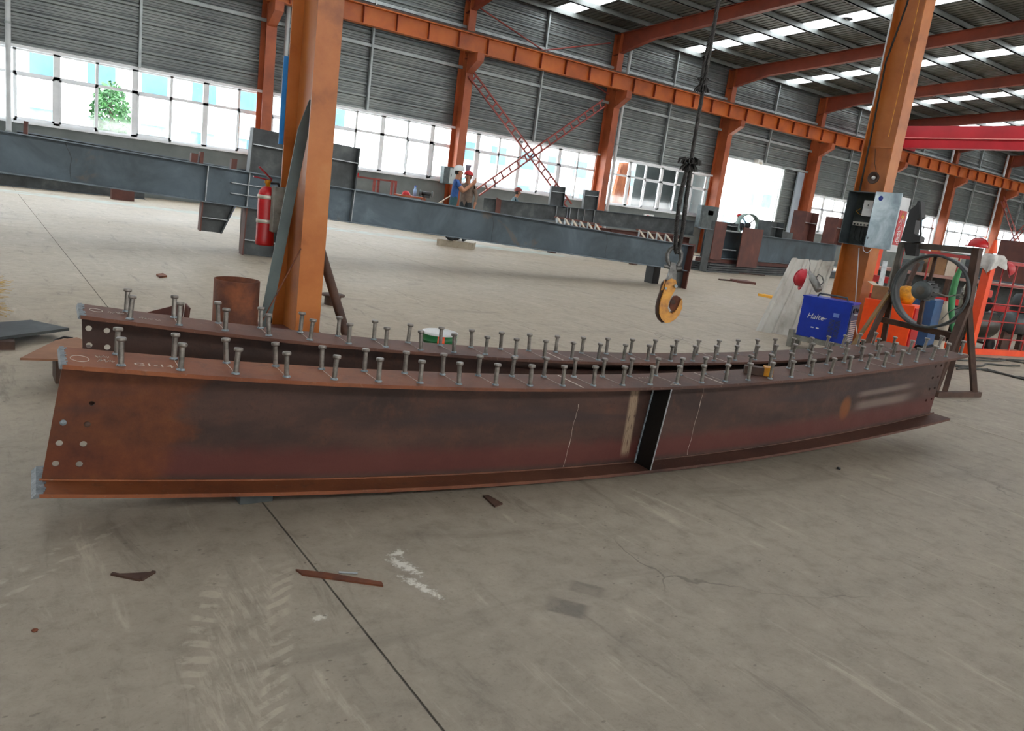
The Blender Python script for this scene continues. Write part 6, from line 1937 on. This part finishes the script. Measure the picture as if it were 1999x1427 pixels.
# neighbouring shed close outside, dark behind the last windows before the doorway
m = MB()
for k in range(24):
    m.box((26.9, 28.9, -0.1 + k * 0.18), (29.6, 28.94 + (0.02 if k % 2 else 0), 0.08 + k * 0.18))
m.box((26.9, 26.6, 4.2), (29.8, 29.0, 4.28)).box((29.6, 26.6, -0.1), (29.68, 29.0, 4.2))  # roof slab and end panel added to shade the ribbed side
tag(m.build('shed_side', 'clad', base=(28, 28.6, 0)), 'ribbed grey shed side just outside the windows left of the doorway', 'shed')
# blue skip of shelves and leaning timber outside
t = thing('timber_stack', 'bundle of pale orange timbers leaning outside the window right of the cross brace', 'timber', (24.4, 28.2, -0.1))
M['timber'] = pm('fresh_timber', [(0.3, '#7a3c1c'), (0.7, '#a0603a')], 3, 4, 0.7)
for k in range(7):
    a = ony(1190 + k * 5.5, 405, 28.0 + 0.05 * k)
    b = ony(1212 + k * 3.2, 318, 28.6 + 0.05 * k)
    MB().bar(Vector((a.x, a.y, a.z)) + (a - b) * 0.78, b, 0.14, 0.06).build('timber', 'timber', t)
# tree
def tree():
    c = ony(216, 208, 42)
    x, y = c.x, c.y
    t = thing('garden_tree', 'leafy green tree outside the left windows', 'tree', (x, y, -0.1))
    MB().tube([(x, y, -0.1), (x + 0.1, y, 1.6), (x, y, 3.4)], [0.16, 0.12, 0.07], 8).build('trunk', 'rust_dark', t)
    rnd = random.Random(5)
    M['leaf'] = pm('tree_leaf', [(0.3, '#1d4a24'), (0.7, '#3d7038')], 3, 3, 0.6)
    vs, fs = [], []
    for i in range(1500):
        th, ph = rnd.uniform(0, 2 * PI), math.acos(rnd.uniform(-1, 1))
        r = 1.15 * rnd.uniform(0.45, 1) ** 0.5
        p = Vector((x + r * 0.75 * math.sin(ph) * math.cos(th), y + r * 0.75 * math.sin(ph) * math.sin(th), 2.75 + 1.35 * r * math.cos(ph)))
        a = Vector((rnd.uniform(-1, 1), rnd.uniform(-1, 1), rnd.uniform(-1, 1))).normalized() * 0.13
        b = a.orthogonal().normalized() * 0.07
        o = len(vs)
        vs += [p - a, p + b, p + a, p - b]
        fs.append((o, o + 1, o + 2, o + 3))
    o = MB().add(vs, fs).build('foliage', 'leaf', t)
    o['kind'] = 'stuff'
tree()
# ------------------------------------------------------------------ people
M['skin'] = pm('skin', [(0.3, '#a8745a'), (0.7, '#bb8668')], 6, 3, 0.55)
M['hair'] = pm('dark_hair', [(0.3, '#191513'), (0.7, '#2a2421')], 30, 3, 0.7)
def cloth(name, a, b):
    return pm(name, [(0.3, a), (0.7, b)], 9, 5, 0.85, bump=0.25, bscale=14)
def person(label, pos, face, shirt, trousers, arms, hat, sleeve='long', lean=0.0, height=1.72, hat_name='helmet', z0=0.0):
    """one continuous skinned figure; local x is forward, y is left. arms: elbow, wrist, fingertip-direction per side in local coordinates"""
    k = height / 1.72
    f = Vector((face[0], face[1], 0)).normalized()
    l = Vector((-f.y, f.x, 0))
    P0 = Vector((pos[0], pos[1], z0))
    def wp(p):
        return P0 + f * p[0] * k + l * p[1] * k + Vector((0, 0, p[2] * k))
    J, E_, R_, T_ = [], [], [], []     # joints, edges, radii, tissue of the edge's lower end
    def add(p, r, par, tis):
        J.append(wp(p)); R_.append(r); T_.append(tis)
        if par is not None:
            E_.append((par, len(J) - 1))
        return len(J) - 1
    lz = lean
    pel = add((0, 0, 0.94), (0.15, 0.11), None, 'trousers')
    sp = add((0.02 + lz * 0.2, 0, 1.12), (0.145, 0.105), pel, 'shirt')
    ch = add((0.02 + lz * 0.6, 0, 1.32), (0.165, 0.115), sp, 'shirt')
    nb = add((0.02 + lz * 0.9, 0, 1.44), (0.085, 0.07), ch, 'shirt')
    nk = add((0.035 + lz, 0, 1.50), (0.054, 0.054), nb, 'skin')
    h1 = add((0.055 + lz * 1.05, 0, 1.575), (0.078, 0.085), nk, 'skin')
    h2 = add((0.045 + lz * 1.1, 0, 1.65), (0.085, 0.092), h1, 'skin')
    h3 = add((0.04 + lz * 1.1, 0, 1.70), (0.06, 0.06), h2, 'hair')
    for sd, (el, wr, tip) in arms.items():
        s = 1 if sd == 'L' else -1
        sh = add((0.01 + lz * 0.7, 0.175 * s, 1.385), (0.068, 0.068), ch, 'shirt')
        ua = add(tuple((a + b) / 2 for a, b in zip((0.01 + lz * 0.7, 0.2 * s, 1.37), el)), (0.056, 0.056), sh, 'shirt')
        e = add(el, (0.043, 0.043), ua, 'shirt' if sleeve == 'long' else 'skin')
        m_ = add(tuple(a * 0.55 + b * 0.45 for a, b in zip(el, wr)), (0.04, 0.04), e, 'shirt' if sleeve == 'long' else 'skin')
        w = add(wr, (0.028, 0.026), m_, 'skin')
        tv = Vector(tip).normalized()
        side = tv.cross(Vector((0.3, 0.2, 1))).normalized()
        nrm = side.cross(tv)
        pal = Vector(wr) + tv * 0.075
        pi = add(tuple(pal), (0.038, 0.02), w, 'skin')
        for q, (o, ln) in enumerate(((-0.030, 0.062), (-0.010, 0.075), (0.010, 0.07), (0.029, 0.055))):
            b = pal + tv * 0.012 + side * o
            i1 = add(tuple(b + tv * ln * 0.5 + nrm * 0.006), (0.0095, 0.0095), pi, 'skin')
            add(tuple(b + tv * ln * 0.9 + nrm * 0.024), (0.0085, 0.0085), i1, 'skin')
        tb = Vector(wr) + tv * 0.03 - side * 0.03
        i1 = add(tuple(tb + tv * 0.02 - side * 0.022), (0.011, 0.011), pi, 'skin')
        add(tuple(tb + tv * 0.055 - side * 0.026 + nrm * 0.012), (0.0095, 0.0095), i1, 'skin')
    for s in (-1, 1):
        st = 0.05 * s
        hp = add((0.0, 0.095 * s, 0.88), (0.098, 0.098), pel, 'trousers')
        th = add((0.01 + st * 0.5, 0.105 * s, 0.69), (0.085, 0.085), hp, 'trousers')
        kn = add((0.03 + st, 0.11 * s, 0.48), (0.064, 0.064), th, 'trousers')
        cf = add((-0.005 + st, 0.115 * s, 0.32), (0.06, 0.06), kn, 'trousers')
        an = add((-0.03 + st, 0.12 * s, 0.10), (0.05, 0.05), cf, 'trousers')
        he = add((0.03 + st, 0.125 * s, 0.045), (0.048, 0.042), an, 'shoe')
        add((0.17 + st, 0.135 * s, 0.035), (0.042, 0.034), he, 'shoe')
    me = bpy.data.meshes.new('body')
    me.from_pydata([tuple(p - P0) for p in J], E_, [])
    ob = bpy.data.objects.new('body', me)
    COL.objects.link(ob)
    sk = ob.modifiers.new('skin', 'SKIN')
    sk.use_smooth_shade = True
    for i, v_ in enumerate(me.skin_vertices[0].data):
        v_.radius = (R_[i][0] * k, R_[i][1] * k)
        v_.use_root = (i == 0)
    sb = ob.modifiers.new('sub', 'SUBSURF')
    sb.levels = sb.render_levels = 1
    bpy.context.view_layer.update()
    dg = bpy.context.evaluated_depsgraph_get()
    m2 = bpy.data.meshes.new_from_object(ob.evaluated_get(dg))
    bpy.data.objects.remove(ob, do_unlink=True)
    mats = {'skin': 0, 'shirt': 1, 'trousers': 2, 'shoe': 3, 'hair': 4}
    m2.materials.clear()
    for m_ in ('skin', shirt, trousers, 'rubber', 'hair'):
        m2.materials.append(M[m_])
    segs = [(J[a] - P0, J[b] - P0, T_[b]) for a, b in E_]
    for p in m2.polygons:
        c = p.center
        best, bt = 9, 'shirt'
        for a, b, tt in segs:
            ab = b - a
            q = max(0, min(1, (c - a).dot(ab) / max(ab.length_squared, 1e-9)))
            dd = (c - a - ab * q).length
            if dd < best:
                best, bt = dd, tt
        p.material_index = mats[bt]
        p.use_smooth = True
    t = thing('person', label, 'person', P0)
    bo = bpy.data.objects.new('body', m2)
    COL.objects.link(bo)
    bo.parent = t
    # face
    hd = wp((0.045 + lz * 1.1, 0, 1.61))
    F = lambda a, b, c: hd + f * a * k + l * b * k + Vector((0, 0, c * k))
    MB().prism([F(0.082, -0.016, -0.028), F(0.082, 0.016, -0.028), F(0.085, 0.007, 0.02), F(0.085, -0.007, 0.02)], f * 0.024 - Vector((0, 0, 0.004))).build('nose', 'skin', t)
    for s in (-1, 1):
        MB().ball(F(0.083, 0.033 * s, 0.015), 0.011, 8, (0.6, 1, 0.6)).build('eye', 'hair', t)
        MB().ball(F(-0.005, 0.092 * s, -0.002), 0.026, 8, (0.8, 0.4, 1.2)).build('ear', 'skin', t)
    MB().bar(F(0.086, -0.022, -0.052), F(0.086, 0.022, -0.052), 0.012, 0.008).build('mouth', 'brace', t)
    vs = MB().ball(F(-0.022, 0, 0.0), 0.09, 12, (0.95, 0.98, 0.85))
    vs.build('hair', 'hair', t)
    if hat:
        c = F(0.0, 0, 0.048)
        hm = helmet('worn_hat', None, c, Vector((0, 0, 1)) - f * 0.08, 0.118 * k, hat, f, c)
        for ch in list(hm.children):
            ch.parent = t
            ch.location = ch.location + (c - P0)
            ch.name = 'helmet_' + ch.name.split('.')[0]
        bpy.data.objects.remove(hm, do_unlink=True)
    return t
M['blue_shirt'] = cloth('blue_tshirt', '#2a4d85', '#3a63a3')
M['brown_jacket'] = cloth('brown_jacket', '#6b5b50', '#8a786a')
M['dark_trousers'] = cloth('dark_trousers', '#23292c', '#343b3f')
M['teal_trousers'] = cloth('teal_trousers', '#2b4a4f', '#3a5c60')
M['grey_shirt'] = cloth('grey_blue_shirt', '#4a6068', '#5f757d')
M['dark_jacket'] = cloth('dark_jacket', '#2d2f33', '#43464b')
w1 = ond(883, 405, 19.6)
rt = Vector((_rt.x, _rt.y, 0)).normalized()
fwd = Vector((_fw.x, _fw.y, 0)).normalized()
person('man in blue t-shirt and white helmet raising one arm, behind the long member', w1, rt * 0.98 + fwd * 0.15, 'blue_shirt', 'teal_trousers',
       {'R': ((0.20, -0.25, 1.20), (0.40, -0.16, 1.40), (0.6, 0.2, 0.75)), 'L': ((0.22, 0.2, 1.18), (0.42, 0.08, 1.36), (0.7, -0.1, 0.7))}, 'white', 'short', 0.02, 1.82, z0=0.17)
w2 = ond(909, 408, 20.0)
person('person in brown jacket and red helmet facing the man in the white helmet', w2, -rt * 0.45 - fwd * 0.9, 'brown_jacket', 'dark_trousers',
       {'L': ((-0.02, 0.27, 1.12), (0.04, 0.27, 0.88), (0.1, 0, -1)), 'R': ((0.16, -0.27, 1.22), (0.26, -0.12, 1.44), (-0.1, 0.4, 0.9))}, 'red', 'long', 0.0, 1.74, z0=0.17)
w3 = ond(999, 392, 26.0)
person('person in grey-blue shirt and red cap bending behind the dark grey member', w3, rt * 0.9 + fwd * 0.2, 'grey_shirt', 'dark_trousers',
       {'R': ((0.22, -0.24, 1.14), (0.42, -0.18, 1.05), (1, 0, -0.3)), 'L': ((0.22, 0.24, 1.14), (0.42, 0.18, 1.05), (1, 0, -0.3))}, 'brace', 'long', 0.12, 1.74, z0=0.0)
w4 = ond(1441, 450, 29.5)
person('person in dark jacket and red helmet standing in the bright doorway', w4, -rt * 0.7 + -fwd * 0.7, 'dark_jacket', 'dark_trousers',
       {'R': ((0.08, -0.28, 1.12), (0.24, -0.2, 0.95), (0.5, 0.2, -0.6)), 'L': ((0.06, 0.28, 1.12), (0.22, 0.2, 0.95), (0.5, -0.2, -0.6))}, 'red', 'long', 0.03, 1.76, z0=0.15)
# plate held up beside the second worker
a = ond(911, 340, 19.75)
b = ond(914, 322, 19.75)
t = thing('grey_paddle', 'grey wedge-shaped plate held up above the red helmet', 'plate', a)
sd = rt
MB().prism([a - sd * 0.02, a + sd * 0.03, b + sd * 0.09, b - sd * 0.065], fwd * 0.012).build('blade', pm('violet_grey', [(0.3, '#5a5560'), (0.7, '#6f6a76')], 6), t)
MB().bar(a + Vector((0, 0, -0.16)), a + Vector((0, 0, 0.02)), 0.03, 0.02).build('grip', 'rust_dark', t)
# round drum fan by the person in the doorway
c = ond(1459, 440, 29.0)
t = thing('drum_fan', 'round pale drum fan standing beside the person in the doorway', 'fan', (c.x, c.y, 0))
seg = 28
ax = (rt * 0.25 - fwd).normalized()
u_ = Vector((-ax.y, ax.x, 0)).normalized()
vs, fs = [], []
for i in range(seg):
    an = 2 * PI * i / seg
    dv = u_ * math.cos(an) + Vector((0, 0, math.sin(an)))
    for r, o_ in ((0.40, -0.14), (0.44, -0.14), (0.44, 0.14), (0.40, 0.14)):
        vs.append(c + dv * r + ax * o_)
for i in range(seg):
    p_, q_ = 4 * i, 4 * ((i + 1) % seg)
    for j in range(4):
        fs.append((p_ + j, p_ + (j + 1) % 4, q_ + (j + 1) % 4, q_ + j))
MB().add(vs, fs, 0, True).build('drum', pm('pale_green_drum', [(0.3, '#7f9590'), (0.7, '#9db2ac')], 5), t)
MB().lathe([(0, -0.12), (0.1, -0.1), (0.1, 0.1), (0, 0.12)], 12, c, ax).build('motor', 'black', t)
for i in range(4):
    an = PI / 4 + i * PI / 2
    dv = u_ * math.cos(an) + Vector((0, 0, math.sin(an)))
    MB().bar(c, c + dv * 0.41, 0.03, 0.03, ax).build('spoke', 'black', t)
for sg in (-1, 1):
    MB().bar(Vector((c.x, c.y, 0)) + u_ * 0.35 * sg, c + u_ * 0.42 * sg, 0.05, 0.05).build('leg', 'black', t)
MB().bar(Vector((c.x, c.y, 0.03)) + u_ * 0.45, Vector((c.x, c.y, 0.03)) - u_ * 0.45, 0.3, 0.04).build('base', 'black', t)

# low plates the two workers stand on
c = (w1 + w2) / 2
q = [Vector((c.x, c.y, 0)) + rt * a_ + fwd * b_ for a_, b_ in ((-0.45, -0.2), (0.5, -0.2), (0.5, 0.45), (-0.45, 0.45))]
tag(MB().prism(q, (0, 0, 0.168)).build('concrete_block', 'concrete', base=(c.x, c.y, 0)), 'low pale concrete block under the feet of the two workers', 'block')

o = MB().box((w4.x - 0.5, w4.y - 0.5, 0), (w4.x + 0.5, w4.y + 0.5, 0.148)).build('floor_plate', 'steel_dark', base=(w4.x, w4.y, 0))
tag(o, 'low dark plate under the person in the bright doorway', 'steel plate')
